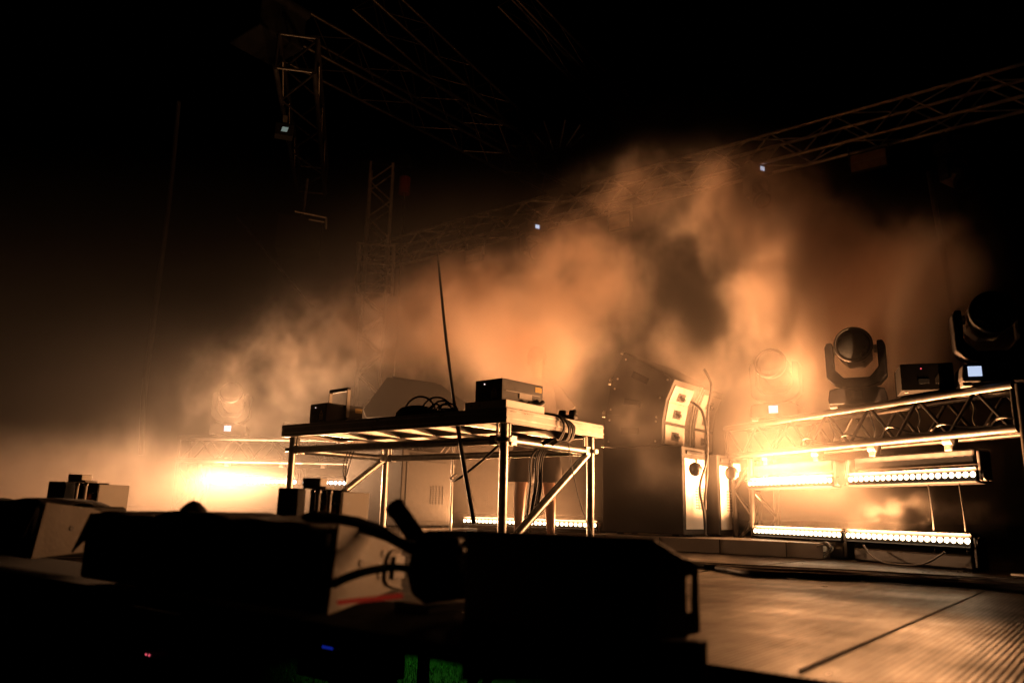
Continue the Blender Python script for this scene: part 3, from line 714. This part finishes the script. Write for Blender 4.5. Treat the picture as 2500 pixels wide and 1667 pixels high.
# ------------------------------------------------------------------ foreground row
def onF(px_, py_, bb):
    """point where a view ray meets the upright plane at upstage distance bb"""
    d = ray(px_, py_); k = bb / (d.x * B.x + d.y * B.y); return CAM + d * k
FB = 1.0
pa_, pb_ = onF(-700, 1400, .97), onF(1122, 1400, .97)
pf = thing('floor_blackout_bar', 'long black bar added under the covered front speakers to hide the lit floor', 'platform', V((pa_.x, pa_.y, .004)), AANG)  # added black strip that covers the lit floor below the front speakers
MB().box(((pb_ - pa_).length / 2, .17, .044), ((pb_ - pa_).length, .34, .028)).build('blackout_body', M['void'], pf, .004)
for k in range(5): MB().box((.1 + k * (pb_ - pa_).length / 5, -.004, .044), (.012, .008, .026)).build('edge_clip', M['plastic'], pf)
def fill_speaker(label, xl_px, xr_px, bb, ztop, zbot, depth, seed, tuft=None):
    random.seed(seed)
    pl = onF(xl_px, 1300, bb); pr = onF(xr_px, 1300, bb); w = (pr - pl).length
    o_ = V((pl.x, pl.y, zbot)); h = ztop - zbot
    t = thing('front_fill_speaker', label, 'speaker', o_, AANG)
    tp = R(25); ux, uy = -math.sin(tp), math.cos(tp)            # the end plate runs back and inwards
    cb = depth * uy
    MB().prism([(0, 0), (w, 0), (w + ux * depth, cb), (-ux * depth * .3, cb)], V((0, 0, 0)), V((1, 0, 0)), V((0, 1, 0)), V((0, 0, h * .93))).build('cabinet', M['cabinet'], t, .012)
    e1 = V((ux, uy, 0)); nn_ = V((uy, -ux, 0)); o0 = V((w, 0, 0)) + nn_ * .003
    def onp(y, z, k=0): return o0 + e1 * y + V((0, 0, z)) + nn_ * k
    pt = MB().prism([(.004, .0), (depth * .98, .02), (depth * .95, h * .66), (depth * .55, h * .90), (.03, h * .99)], o0, e1, V((0, 0, 1)), nn_ * .006).build('rigging_plate', M['panel'], t, .002)
    for (y, z) in ((depth * .36, h * .52), (depth * .66, h * .60), (depth * .62, h * .33)):
        MB().tube(onp(y, z, .0065), onp(y, z, .0085), .008, 14).build('bolt_hole', M['ink'], pt)
    MB().path([onp(depth * .95, h * .62, .008), onp(depth * .76, h * .60, .008), onp(depth * .70, h * .42, .008), onp(depth * .72, h * .22, .008), onp(depth * .96, h * .10, .008)], .004, 8).build('recess_edge', M['panel'], pt)
    MB().prism([(depth * .80, h * .26), (depth * .97, h * .24), (depth * .96, h * .54), (depth * .82, h * .55)], o0 + nn_ * .007, e1, V((0, 0, 1)), nn_ * .006).build('socket_panel', M['plastic'], pt)
    # sagging fabric cover
    nx, ny = 40, 10; vs_ = []; fs_ = []
    for j in range(ny + 1):
        for i in range(nx + 1):
            u = i / nx; v_ = j / ny
            x = -.015 + u * (w + .02 + ux * v_ * depth)
            y = -.02 + v_ * (cb * .92 + .03)
            z = h * .99 + .005 * math.sin(u * 9 + seed) + .005 * math.sin(u * 17 + 2 * seed + v_ * 2) + .003 * math.sin(u * 41 + v_ * 5 + seed) + .008 * math.sin(u * 3.1 + .4)
            edge = max(0, 1 - v_ * 14) + max(0, (v_ - .9) * 6)
            z -= edge * (.10 + .03 * math.sin(u * 23 + seed))
            e2 = max(0, (u - .96) * 25) ; z -= e2 * .012 * (1 + math.sin(v_ * 11 + seed))
            vs_.append((x, y, z))
    for j in range(ny):
        for i in range(nx): a = j * (nx + 1) + i; fs_.append((a, a + 1, a + nx + 2, a + nx + 1))
    cv = MB().add(vs_, fs_, True)
    co_ = cv.build('rain_cover', M['fabric'], t); s__ = co_.modifiers.new('t', 'SOLIDIFY'); s__.thickness = .004
    if tuft is not None:
        MB().loft([[V((tuft + rr * .04 * math.cos(a), .08 + rr * .04 * math.sin(a), h * .99 + z * .75)) for a in [2 * math.pi * k / 14 for k in range(14)]] for (rr, z) in ((1.1, .0), (.75, .03), (.35, .05), (.1, .055))]).build('cover_knot', M['fabric'], t)
    return t
fill_speaker('long covered black speaker at lower left with a pale drilled end plate', 205, 800, FB, .240, .07, .40, 3, .40)
fill_speaker('covered speaker cut by the left frame edge with a pale drilled end plate', -420, 76, FB, .268, .10, .40, 5)
fl_ = []
for (x, y, bb, wd) in ((780, 1262, 1.10, .05), (850, 1268, 1.10, .045), (905, 1290, 1.15, .034), (960, 1316, 1.2, .028), (1010, 1338, 1.22, .024)):
    p_ = onF(x, y, bb); fl_.append([p_ + B * wd * math.cos(a) + V((0, 0, 1)) * (.010 + .004 * math.sin(x * .3)) * math.sin(a) for a in [2 * math.pi * k / 14 for k in range(14)]])
cv = MB().loft(fl_)
tag(cv.build('cover_flap', M['fabric']), 'loose black cover flap drooping over the pale end plate', 'cover')
cable('thick black cable crossing the pale end plate into the black device', [onF(740, 1462, 1.06), onF(800, 1432, 1.03), onF(850, 1408, 1.04), onF(900, 1393, 1.10), onF(960, 1384, 1.18), onF(1010, 1390, 1.22)], .009)
cable('red cord lying along the foot of the pale end plate', [onF(826, 1470, .985), onF(880, 1464, .985), onF(940, 1458, .985), onF(980, 1453, .985)], .0042, name='cord', m_='glowing_red_cord')
# device with an angled tube
Dp = 1.22
dv = thing('spark_device', 'black device with a thick angled tube between the covered speaker and the black case', 'stage device', onF(1050, 1480, Dp), AANG)
def lF(px_, py_, bb=Dp):
    p = onF(px_, py_, bb) - V(dv.location); return V((p.dot(A), p.dot(B), p.z))
bod = [(1002, 1340), (1022, 1300), (1040, 1294), (1066, 1294), (1100, 1340), (1118, 1398), (1104, 1440), (1078, 1468), (1030, 1474), (1002, 1452), (990, 1400)]
pp = [lF(*p) for p in bod]
MB().prism([(p.x, p.z) for p in pp], V((0, pp[0].y, 0)), V((1, 0, 0)), V((0, 0, 1)), V((0, .12, 0))).build('body', M['void'], dv, .008)
a = lF(1040, 1345, Dp + .05); b = lF(966, 1238, Dp + .05)
tube_o = MB().tube(a, b, .021, 20).build('tube', M['void'], dv)
MB().lathe([(.021, -.01), (.0235, -.008), (.0235, .004), (.019, .005), (.018, -.01)], b, (b - a), 20).build('tube_rim', M['matte'], dv)
for k, (x, y) in enumerate(((1112, 1322), (1122, 1344), (1120, 1372), (1126, 1396))):
    MB().tube(lF(x, y, Dp + .02), lF(x + 12, y - 2, Dp + .06), .009, 10).build('knob', M['matte'], dv)
MB().box(lF(1050, 1478, Dp + .06), (.10, .12, .02)).build('foot', M['rubber'], dv, .003)
# big black case with chamfered corner and a slot handle
BB = 1.22
o_ = onF(1136, 1590, BB)
cs = thing('black_case', 'big black case in front at centre with a chamfered corner and a slot handle', 'case', o_, AANG)
def lC(px_, py_, bb=BB):
    p = onF(px_, py_, bb) - V(cs.location); return (p.dot(A), p.z)
cn = onF(1597, 1307, BB)                       # near right upper corner
def onSide(px_, py_):
    """view ray met with the upright right-hand side of the case (runs upstage from the near corner)"""
    d = ray(px_, py_); n = V((A.x, A.y, 0)); k = ((cn - CAM).dot(n)) / d.dot(n); p = CAM + d * k - cn
    return (p.dot(B), p.z + cn.z - cs.location.z)
xw = lC(1597, 1307)[0]; x0 = lC(1138, 1299)[0]
zt0 = lC(1400, 1303)[1]
far = onSide(1706, 1381); farb = onSide(1706, 1545)
s1 = onSide(1677, 1408); s2 = onSide(1677, 1494); s3 = onSide(1692, 1400); s4 = onSide(1692, 1496)
zs = lambda y: zt0 + (far[1] - zt0) * y / far[0]
dm = s1[0]
MB().prism([(0, -.02), (0, zt0), (dm, zs(dm)), (dm, -.02)], V((x0, 0, 0)), V((0, 1, 0)), V((0, 0, 1)), V((xw - x0, 0, 0))).build('case_body', M['dark_blue'], cs, .004)
hb = MB(); tk = V((-.003, 0, 0)); oo = V((xw - .001, 0, 0)); ey_, ez_ = V((0, 1, 0)), V((0, 0, 1))
hb.prism([(dm + .0005, zs(dm)), (far[0], far[1]), (far[0], s3[1]), (dm + .0005, s1[1])], oo, ey_, ez_, tk)
hb.prism([(s3[0], s3[1] - .0005), (far[0] - .0003, s3[1] - .0005), (far[0] - .0003, s4[1]), (s4[0], s4[1])], oo, ey_, ez_, tk)
hb.prism([(dm + .0005, s2[1]), (far[0], s4[1] - .0005), (far[0], farb[1]), (dm + .0005, farb[1])], oo, ey_, ez_, tk)
hb.build('slot_handle', M['dark_blue'], cs)
MB().prism([lC(1128, 1563), (lC(1690, 1563)[0], lC(1690, 1563)[1]), lC(1712, 1566), lC(1712, 1660), lC(1128, 1660)], V((0, -.004, 0)), V((1, 0, 0)), V((0, 0, 1)), V((0, .03, 0))).build('case_base', M['black'], cs, .004)
# upright rod units standing on the stage behind the covered speakers
def rod_unit(label, xl, xm, xr_, ytop, ybot, Y_, lit):
    pa_ = at(xl, ybot, Y_); pm = at(xm, ybot, Y_ * .995); pe = at(xr_, ybot, Y_ * .99)
    zt = at(xl, ytop, Y_).z; w = (pe - pa_).length; ang = math.degrees(math.atan2((pe - pa_).y, (pe - pa_).x))
    t = thing('rod_unit', label, 'effect unit', V((pa_.x, pa_.y, 0)), ang)
    h = zt; k = (pm - pa_).length
    # open fronted box: side wall, back, floor, lid and a pale right wall
    MB().box((k * .32, .04, h / 2), (k * .64, .09, h)).build('case_body', M['cabinet'], t, .006)
    MB().box((w * .62, .085, h / 2), (w * .55, .012, h * .99)).build('back_wall', M['black'], t)
    MB().box((w * .95, .11, h * .49), (.012, w * .55, h * .97), Matrix.Rotation(R(-24), 3, 'Z')).build('side_wall', M['white'], t, .003)
    MB().box((w * .62, .04, .02), (w * .40, .08, .036)).build('floor_plate', M['black'], t)
    MB().box((w * .50, .05, h + .004), (w * .32, .10, .010)).build('lid', M['panel'], t, .002)
    MB().box((w * .44, .05, h + .024), (w * .26, .08, .03)).build('top_block', M['white'], t, .003)
    for x in (.60, .755):
        r_ = MB().tube((w * x, -.03, .04), (w * x, -.03, h * .97), .0085, 14).build('rod', M['white'], t)  # chrome rods given a pale colour in place of the light they lack
        MB().lathe([(.001, .012), (.010, .010), (.012, .0), (.010, -.006)], V((w * x, -.03, h * .96)), V((0, 0, 1)), 14).build('rod_cap', M['steel'], r_)
    MB().tube((w * .54, .03, .05), (w * .54, .03, h * .72), .006, 10).build('rod', M['chrome'], t)
    co = MB(); zz = .12
    pts = []
    nn = 26
    for i in range(nn * 8):
        a = i / 8 * 2 * math.pi; pts.append((w * .675 + .022 * math.cos(a), .05 + .022 * math.sin(a), .10 + (h - .16) * i / (nn * 8)))
    co.path(pts, .0032, 5, 1).build('coil', M['copper'], t)
    for z in (.2, .6, .85): MB().box((w * .675, .05, h * z), (w * .2, .06, .008)).build('coil_clamp', M['black'], t)
    return t
rod_unit('open black box with two bright upright rods behind the long covered speaker', 668, 745, 846, 1190, 1330, 2.9, True)
rod_unit('hazy box with two upright rods behind the speaker at the left frame edge', 100, 165, 236, 1174, 1310, 4.1, True)

# under the stage: scaffold legs, scattered devices and grass
for k, (x_px, lb) in enumerate(((955, 'dark scaffold leg under the stage, left of the green grass'), (1035, 'dark scaffold leg under the stage, right of the green grass'), (820, 'dark scaffold leg under the stage, farthest left'))):
    p = at(x_px, 1600, 4.2 + .5 * k); p.z = -1.5
    t = thing('scaffold_leg', lb, 'scaffold', p, AANG)
    MB().tube((0, 0, .01), (0, 0, 1.35), .035, 12).build('post', M['black'], t)
    MB().tube((0, 0, .25), (.7, 0, 1.2), .022, 10).build('brace', M['black'], t)
    MB().box((0, 0, .006), (.16, .16, .012)).build('base_plate', M['steel'], t)
gp = atz(1000, 1625, -1.5)
mb = MB(); random.seed(11)
for k in range(9000):
    x = gp.x + random.gauss(0, 1.0); y = gp.y + random.gauss(0, 1.6)
    h_g = random.uniform(.03, .08); a = random.uniform(0, 6.28); lx = random.gauss(0, .02); ly = random.gauss(0, .02); wv = .005
    mb.add([(x - wv * math.cos(a), y - wv * math.sin(a), -1.5), (x + wv * math.cos(a), y + wv * math.sin(a), -1.5), (x + lx, y + ly, -1.5 + h_g)], [(0, 1, 2)])
g_o = mb.build('grass', M['grass']); g_o['kind'] = 'stuff'; g_o['label'] = 'short grass under the stage lit green'
t = thing('green_lamp', 'small green lamp under the stage lighting the grass', 'lamp', gp + V((.1, -.3, 1.25)), 0)
MB().lathe([(.03, 0), (.06, .05), (.06, .12), (.02, .14)], V((0, 0, 0)), V((0, 0, 1)), 16).build('lamp_shell', M['black'], t)
l = bpy.data.lights.new('green_light', 'SPOT'); l.energy = 40; l.color = (.16, 1, .10); l.spot_size = R(110); l.spot_blend = .7; l.shadow_soft_size = .03
lo = bpy.data.objects.new('green_light', l); col.objects.link(lo); lo.parent = t; lo.location = (0, 0, -.01)
t = thing('power_box', 'black power box under the stage front with two red lights', 'power box', at(362, 1585, 2.6) - V((0, 0, .1)), AANG)
MB().box((0, .1, .1), (.3, .2, .24)).build('case', M['black'], t, .006)
for x in (-.008, .012): MB().lathe([(.0035, 0), (.0003, .003)], V((x, -.001, .085)), V((0, -1, 0)), 8).build('indicator', M['red'], t)
t = thing('power_box', 'black power box under the stage with a thin blue light', 'power box', at(800, 1580, 2.6) - V((0, 0, .1)), AANG)
MB().box((0, .1, .1), (.3, .2, .2)).build('case', M['black'], t, .006)
MB().box((-.0, -.001, .10), (.05, .003, .008)).build('indicator', M['blue_led'], t)

# ------------------------------------------------------------------ cables on the floor before the right truss
def onfl(x, y): return atz(x, y, .012)
random.seed(5)
for k in range(5):
    y0 = 1376 + 4 * k
    pts = [atz(1660 + 30 * k, y0 - 2, .015), atz(1850, y0 + 8 + random.uniform(-3, 3), .015), atz(2050, y0 + 16 + random.uniform(-5, 5), .015), atz(2230, y0 + 26 + random.uniform(-5, 5), .015), atz(2420, y0 + 40, .015), atz(2560, y0 + 52, .015)]
    cable(['black cable on the floor before the right truss, farthest of five', 'black cable on the floor before the right truss, second farthest of five', 'black cable on the floor before the right truss, middle of five', 'black cable on the floor before the right truss, second nearest of five', 'black cable on the floor before the right truss, nearest of five'][k], pts, .014, n=8, group='cables lying before the right truss')
cable('thin cable hanging in a wide loop below the floor battens', [onT(1.05, .06, .11), onT(.96, .09, .05), onT(.8, .12, .012), onT(.55, .11, .02), onT(.40, .08, .10)], .006)
mb = MB()
for k in range(3):
    c = onT(1.35, .12, .03); pts = [c + T * (.07 * math.cos(a)) + TN * (.02 * math.sin(a * 2 + k)) + V((0, 0, .03 + .035 * math.sin(a) + .01 * k)) for a in [i * 2 * math.pi / 10 for i in range(11)]]
    mb.path(pts, .005, 6)
tag(mb.build('cable_coil', M['rubber']), 'small coil of cable on the floor left of the floor battens', 'cable')
mb = MB()
for k in range(5):
    s0 = 1.7 - .4 * k
    mb.path([onT(s0, -.02, .80), onT(s0 - .1, .02, .84 + random.uniform(0, .03)), onT(s0 - .25, -.02, .815), onT(s0 - .4, -.03, .81)], .008, 6)
    mb.path([onT(s0 - .2, -.12, 1.0), onT(s0 - .24, -.10, .93), onT(s0 - .28 + random.uniform(-.04, .04), -.06, .86), onT(s0 - .3, -.04, .80)], .006, 6)
tag(mb.build('truss_cables', M['rubber']), 'black cables strung along the lower chord of the right truss', 'cable')
for (s0, lb) in ((.55, 'thin black wire dropping from the near batten to the floor, left of two'), (.33, 'thin black wire dropping from the near batten to the floor, right of two')):
    cable(lb, [onT(s0, .0, .49), onT(s0 - .02, .01, .3), onT(s0 - .02, .01, .1)], .004)

# ------------------------------------------------------------------ smoke
def smoke(name, label, mn, mx, res, field, material):
    me = bpy.data.meshes.new(name); o_ = bpy.data.objects.new(name, me); col.objects.link(o_)
    ng = bpy.data.node_groups.new(name, 'GeometryNodeTree')
    ng.interface.new_socket('Geometry', in_out='INPUT', socket_type='NodeSocketGeometry')
    ng.interface.new_socket('Geometry', in_out='OUTPUT', socket_type='NodeSocketGeometry')
    N, L = ng.nodes, ng.links
    vc = N.new('GeometryNodeVolumeCube'); out = N.new('NodeGroupOutput'); smt = N.new('GeometryNodeSetMaterial')
    vc.inputs['Min'].default_value = mn; vc.inputs['Max'].default_value = mx
    for ax, k in zip('XYZ', range(3)): vc.inputs['Resolution ' + ax].default_value = max(8, int((mx[k] - mn[k]) / res))
    L.new(field(N, L), vc.inputs['Density'])
    smt.inputs['Material'].default_value = material
    L.new(vc.outputs[0], smt.inputs[0]); L.new(smt.outputs[0], out.inputs[0])
    o_.modifiers.new('smoke', 'NODES').node_group = ng
    o_['kind'] = 'stuff'; o_['label'] = label
    return o_
def fmath(N, L, op, a, b=None, c=None, clamp=False):
    n = N.new('ShaderNodeMath'); n.operation = op; n.use_clamp = clamp
    for i, v_ in enumerate((a, b, c)):
        if v_ is None: continue
        if isinstance(v_, (int, float)): n.inputs[i].default_value = v_
        else: L.new(v_, n.inputs[i])
    return n.outputs[0]
def smooth(N, L, x, a, b, lo=0.0, hi=1.0):
    n = N.new('ShaderNodeMapRange'); n.interpolation_type = 'SMOOTHSTEP'
    L.new(x, n.inputs[0]); n.inputs[1].default_value = a; n.inputs[2].default_value = b; n.inputs[3].default_value = lo; n.inputs[4].default_value = hi
    return n.outputs[0]
def warped(N, L, warp, wscale):
    p = N.new('GeometryNodeInputPosition').outputs[0]
    w = N.new('ShaderNodeTexNoise'); w.inputs['Scale'].default_value = wscale; w.inputs['Detail'].default_value = 3
    L.new(p, w.inputs['Vector'])
    s_ = N.new('ShaderNodeVectorMath'); s_.operation = 'SUBTRACT'; L.new(w.outputs['Color'], s_.inputs[0]); s_.inputs[1].default_value = (.5, .5, .5)
    k = N.new('ShaderNodeVectorMath'); k.operation = 'SCALE'; L.new(s_.outputs[0], k.inputs[0]); k.inputs['Scale'].default_value = warp
    a_ = N.new('ShaderNodeVectorMath'); a_.operation = 'ADD'; L.new(p, a_.inputs[0]); L.new(k.outputs[0], a_.inputs[1])
    return p, a_.outputs[0]
def noise(N, L, vec, sc, det, rough=.55, off=(0, 0, 0), sq=(1, 1, 1)):
    mp = N.new('ShaderNodeVectorMath'); mp.operation = 'MULTIPLY_ADD'; L.new(vec, mp.inputs[0]); mp.inputs[1].default_value = sq; mp.inputs[2].default_value = off
    n = N.new('ShaderNodeTexNoise'); n.inputs['Scale'].default_value = sc; n.inputs['Detail'].default_value = det; n.inputs['Roughness'].default_value = rough
    L.new(mp.outputs[0], n.inputs['Vector']); return n.outputs[0]
def blob(N, L, vec, c, r, inner=.25):
    """soft ellipsoid falloff"""
    s_ = N.new('ShaderNodeVectorMath'); s_.operation = 'SUBTRACT'; L.new(vec, s_.inputs[0]); s_.inputs[1].default_value = c
    k = N.new('ShaderNodeVectorMath'); k.operation = 'DIVIDE'; L.new(s_.outputs[0], k.inputs[0]); k.inputs[1].default_value = r
    ln = N.new('ShaderNodeVectorMath'); ln.operation = 'LENGTH'; L.new(k.outputs[0], ln.inputs[0])
    return smooth(N, L, ln.outputs['Value'], inner, 1.0, 1.0, 0.0)
def puff(px_, py_, Y_, rpx, ry, st, asp=1.0):
    k = rpx * Y_ / F_PX; return (at(px_, py_, Y_), (k, ry, k * asp), st)
BLOBS = [  # centre, radii, strength
    puff(2040, 740, 6.2, 400, .85, 1.7),      # plume over the right truss
    puff(1860, 550, 6.9, 380, .9, 1.1, .8),
    puff(2220, 740, 5.6, 300, .75, 1.9, 1.3),
    puff(2110, 890, 5.8, 210, .5, 1.6, 1.0),
    puff(1590, 470, 7.6, 260, .8, .5, .6),
    puff(1640, 880, 6.5, 260, .6, .80),
    puff(1890, 930, 5.6, 210, .45, .3),
    puff(1240, 770, 8.2, 340, .9, 1.05, .8),    # plume over the dj
    puff(1400, 720, 7.8, 240, .8, .66, .9),
    puff(1300, 900, 6.35, 260, .5, 1.5),      # in front of the dj
    puff(1460, 620, 7.7, 280, .8, .55),
    puff(1040, 740, 8.6, 300, .8, .80, .75),
    puff(860, 860, 8.5, 360, .9, .82, .7),
    puff(620, 950, 8.4, 360, .9, .55, .6),
    puff(250, 1110, 7.8, 440, .9, .60, .4),
    puff(1540, 1060, 5.9, 240, .5, .40, .6),
    puff(1600, 1200, 5.9, 180, .45, .36, .5),
]
GLOW = [   # thin even haze close to the lit battens and a soft veil over the stage
    (onT(1.5, -1.0, 1.0), (2.0, 1.2, 1.1), .30),
    (onT(1.1, .28, .38), (1.5, .45, .42), .11),
    (V((-4.2, 7.0, .25)), (3.6, 2.0, .75), .19),
    (onL(.42, -.30, .36), (1.25, .5, .36), .30),  # haze pocket added to make the left batten bloom
    (onT(1.35, .22, .50), (1.3, .28, .20), .16),  # haze pocket added to make the upper right battens bloom
    (V((.2, 7.6, .6)), (1.6, 1.0, 1.2), .035),
    (V((-3.2, 8.4, 1.0)), (3.2, 2.6, 1.5), .016),
    (V((-.2, 8.6, 2.0)), (3.4, 2.4, 2.2), .045),
    (V((2.7, 7.8, 2.0)), (2.2, 2.0, 2.3), .055),
    (onT(2.02, .12, 1.40), (.36, .30, .36), .10),
    (at(1300, 880, 6.45), (.60, .34, .45), 3.2),      # hides the head and shoulders of the dj
]
def main_field(N, L):
    p, w0 = warped(N, L, 1.0, .55)
    # second, finer warp curls the edges into wisps
    w2 = N.new('ShaderNodeTexNoise'); w2.inputs['Scale'].default_value = 2.2; w2.inputs['Detail'].default_value = 2; L.new(w0, w2.inputs['Vector'])
    s2 = N.new('ShaderNodeVectorMath'); s2.operation = 'SUBTRACT'; L.new(w2.outputs['Color'], s2.inputs[0]); s2.inputs[1].default_value = (.5, .5, .5)
    k2 = N.new('ShaderNodeVectorMath'); k2.operation = 'SCALE'; L.new(s2.outputs[0], k2.inputs[0]); k2.inputs['Scale'].default_value = .42
    a2 = N.new('ShaderNodeVectorMath'); a2.operation = 'ADD'; L.new(w0, a2.inputs[0]); L.new(k2.outputs[0], a2.inputs[1]); w = a2.outputs[0]
    n1 = noise(N, L, w, .85, 8, .60)
    n2 = noise(N, L, w, 3.2, 6, .66, (5, 3, 1), (1, 1, .7))
    n3 = noise(N, L, w, 9.0, 4, .6, (2, 7, 4), (1, 1, .6))
    nn = fmath(N, L, 'MULTIPLY_ADD', n3, .20, fmath(N, L, 'MULTIPLY_ADD', n2, .50, fmath(N, L, 'MULTIPLY', n1, .42)))
    tot = None
    for c, r, s_ in BLOBS:
        b_ = fmath(N, L, 'MULTIPLY', blob(N, L, w0, c, r, 0.0), s_)
        tot = b_ if tot is None else fmath(N, L, 'ADD', tot, b_)
    val = fmath(N, L, 'MULTIPLY_ADD', fmath(N, L, 'SUBTRACT', nn, .56), 5.2, fmath(N, L, 'MULTIPLY_ADD', tot, 1.15, -.10))
    edge = smooth(N, L, tot, .0, .6)
    d1 = fmath(N, L, 'MULTIPLY', fmath(N, L, 'MULTIPLY', smooth(N, L, val, 0.0, 1.5), edge), 1.55)
    sz = N.new('ShaderNodeSeparateXYZ'); L.new(p, sz.inputs[0])
    hz = smooth(N, L, sz.outputs['Z'], .1, 2.8, .007, .0003)
    d1 = fmath(N, L, 'MULTIPLY_ADD', tot, .07, d1)
    for c, r, s_ in GLOW: hz = fmath(N, L, 'ADD', hz, fmath(N, L, 'MULTIPLY', blob(N, L, p, c, r, 0.0), s_))
    hz = fmath(N, L, 'MULTIPLY', hz, fmath(N, L, 'MULTIPLY_ADD', nn, 1.8, 0.0))
    d1 = fmath(N, L, 'MULTIPLY', d1, smooth(N, L, sz.outputs['Z'], .9, 2.3, .40, 1.0))
    fy = smooth(N, L, sz.outputs['Y'], 3.6, 5.0)
    # clear air near the camera end of the right truss
    far = None
    for dv_, lo_, hi_ in ((T, .5, 1.9), (T - TN * 1.1, .10, 1.7)):
        dt = N.new('ShaderNodeVectorMath'); dt.operation = 'DOT_PRODUCT'; L.new(p, dt.inputs[0]); dt.inputs[1].default_value = dv_
        f_ = smooth(N, L, fmath(N, L, 'SUBTRACT', dt.outputs['Value'], TP.dot(dv_)), lo_, hi_, .0, 1.0)
        far = f_ if far is None else fmath(N, L, 'MAXIMUM', far, f_)
    fy = fmath(N, L, 'MULTIPLY', fy, far)
    return fmath(N, L, 'MULTIPLY', fmath(N, L, 'ADD', d1, hz), fy)
sm = bpy.data.materials.new('stage_smoke'); sm.use_nodes = True
nt = sm.node_tree; nt.nodes.clear()
mo = nt.nodes.new('ShaderNodeOutputMaterial')
at_ = nt.nodes.new('ShaderNodeAttribute'); at_.attribute_name = 'density'
sc_ = nt.nodes.new('ShaderNodeVolumeScatter'); sc_.inputs['Color'].default_value = (1, .96, .92, 1); sc_.inputs['Anisotropy'].default_value = .15
ab_ = nt.nodes.new('ShaderNodeVolumeAbsorption'); ab_.inputs['Color'].default_value = (.93, .50, .20, 1)      # longer paths turn redder
md_ = nt.nodes.new('ShaderNodeMath'); md_.operation = 'MULTIPLY'; md_.inputs[1].default_value = .58
ad_ = nt.nodes.new('ShaderNodeAddShader')
nt.links.new(at_.outputs['Fac'], sc_.inputs['Density']); nt.links.new(at_.outputs['Fac'], md_.inputs[0]); nt.links.new(md_.outputs[0], ab_.inputs['Density'])
nt.links.new(sc_.outputs[0], ad_.inputs[0]); nt.links.new(ab_.outputs[0], ad_.inputs[1]); nt.links.new(ad_.outputs[0], mo.inputs['Volume'])
smoke('smoke', 'warm backlit stage smoke drifting over the whole stage', (-7.0, 3.5, .01), (4.4, 11.5, 5.4), .038, main_field, sm)
wc = onT(.80, -.35, .34)
def wisp_field(N, L):
    p, w = warped(N, L, .16, 4.5)
    n1 = noise(N, L, w, 7.5, 7, .62)
    puff = smooth(N, L, n1, .46, .62)
    b_ = blob(N, L, w, wc, (.52, .42, .17), .2)
    return fmath(N, L, 'MULTIPLY', b_, fmath(N, L, 'MULTIPLY', puff, 1.3))
smoke('smoke_puff', 'dense curling puff of smoke between the upper and lower right battens', wc - V((.62, .5, .24)), wc + V((.62, .5, .22)), .012, wisp_field, sm)

# ------------------------------------------------------------------ night sky
w = bpy.data.worlds.new('World'); scn.world = w; w.use_nodes = True
nt = w.node_tree; bg = nt.nodes['Background']
sky = nt.nodes.new('ShaderNodeTexSky'); sky.sky_type = 'NISHITA'; sky.sun_disc = False; sky.sun_elevation = R(-9); sky.sun_rotation = R(200)
nt.links.new(sky.outputs[0], bg.inputs['Color']); bg.inputs['Strength'].default_value = .05

# ------------------------------------------------------------------ render settings
scn.view_settings.view_transform = 'Standard'; scn.view_settings.look = 'None'; scn.view_settings.exposure = 0; scn.view_settings.gamma = 1
c = scn.cycles
c.use_denoising = True; c.denoiser = 'OPENIMAGEDENOISE'; c.denoising_prefilter = 'ACCURATE'
c.use_adaptive_sampling = True; c.adaptive_threshold = .02; c.adaptive_min_samples = 48
c.max_bounces = 5; c.diffuse_bounces = 2; c.glossy_bounces = 3; c.volume_bounces = 1; c.transparent_max_bounces = 8
c.volume_step_rate = 2.2; c.volume_max_steps = 256
c.sample_clamp_indirect = 3.0; c.sample_clamp_direct = 0
c.caustics_reflective = False; c.caustics_refractive = False; c.use_light_tree = True
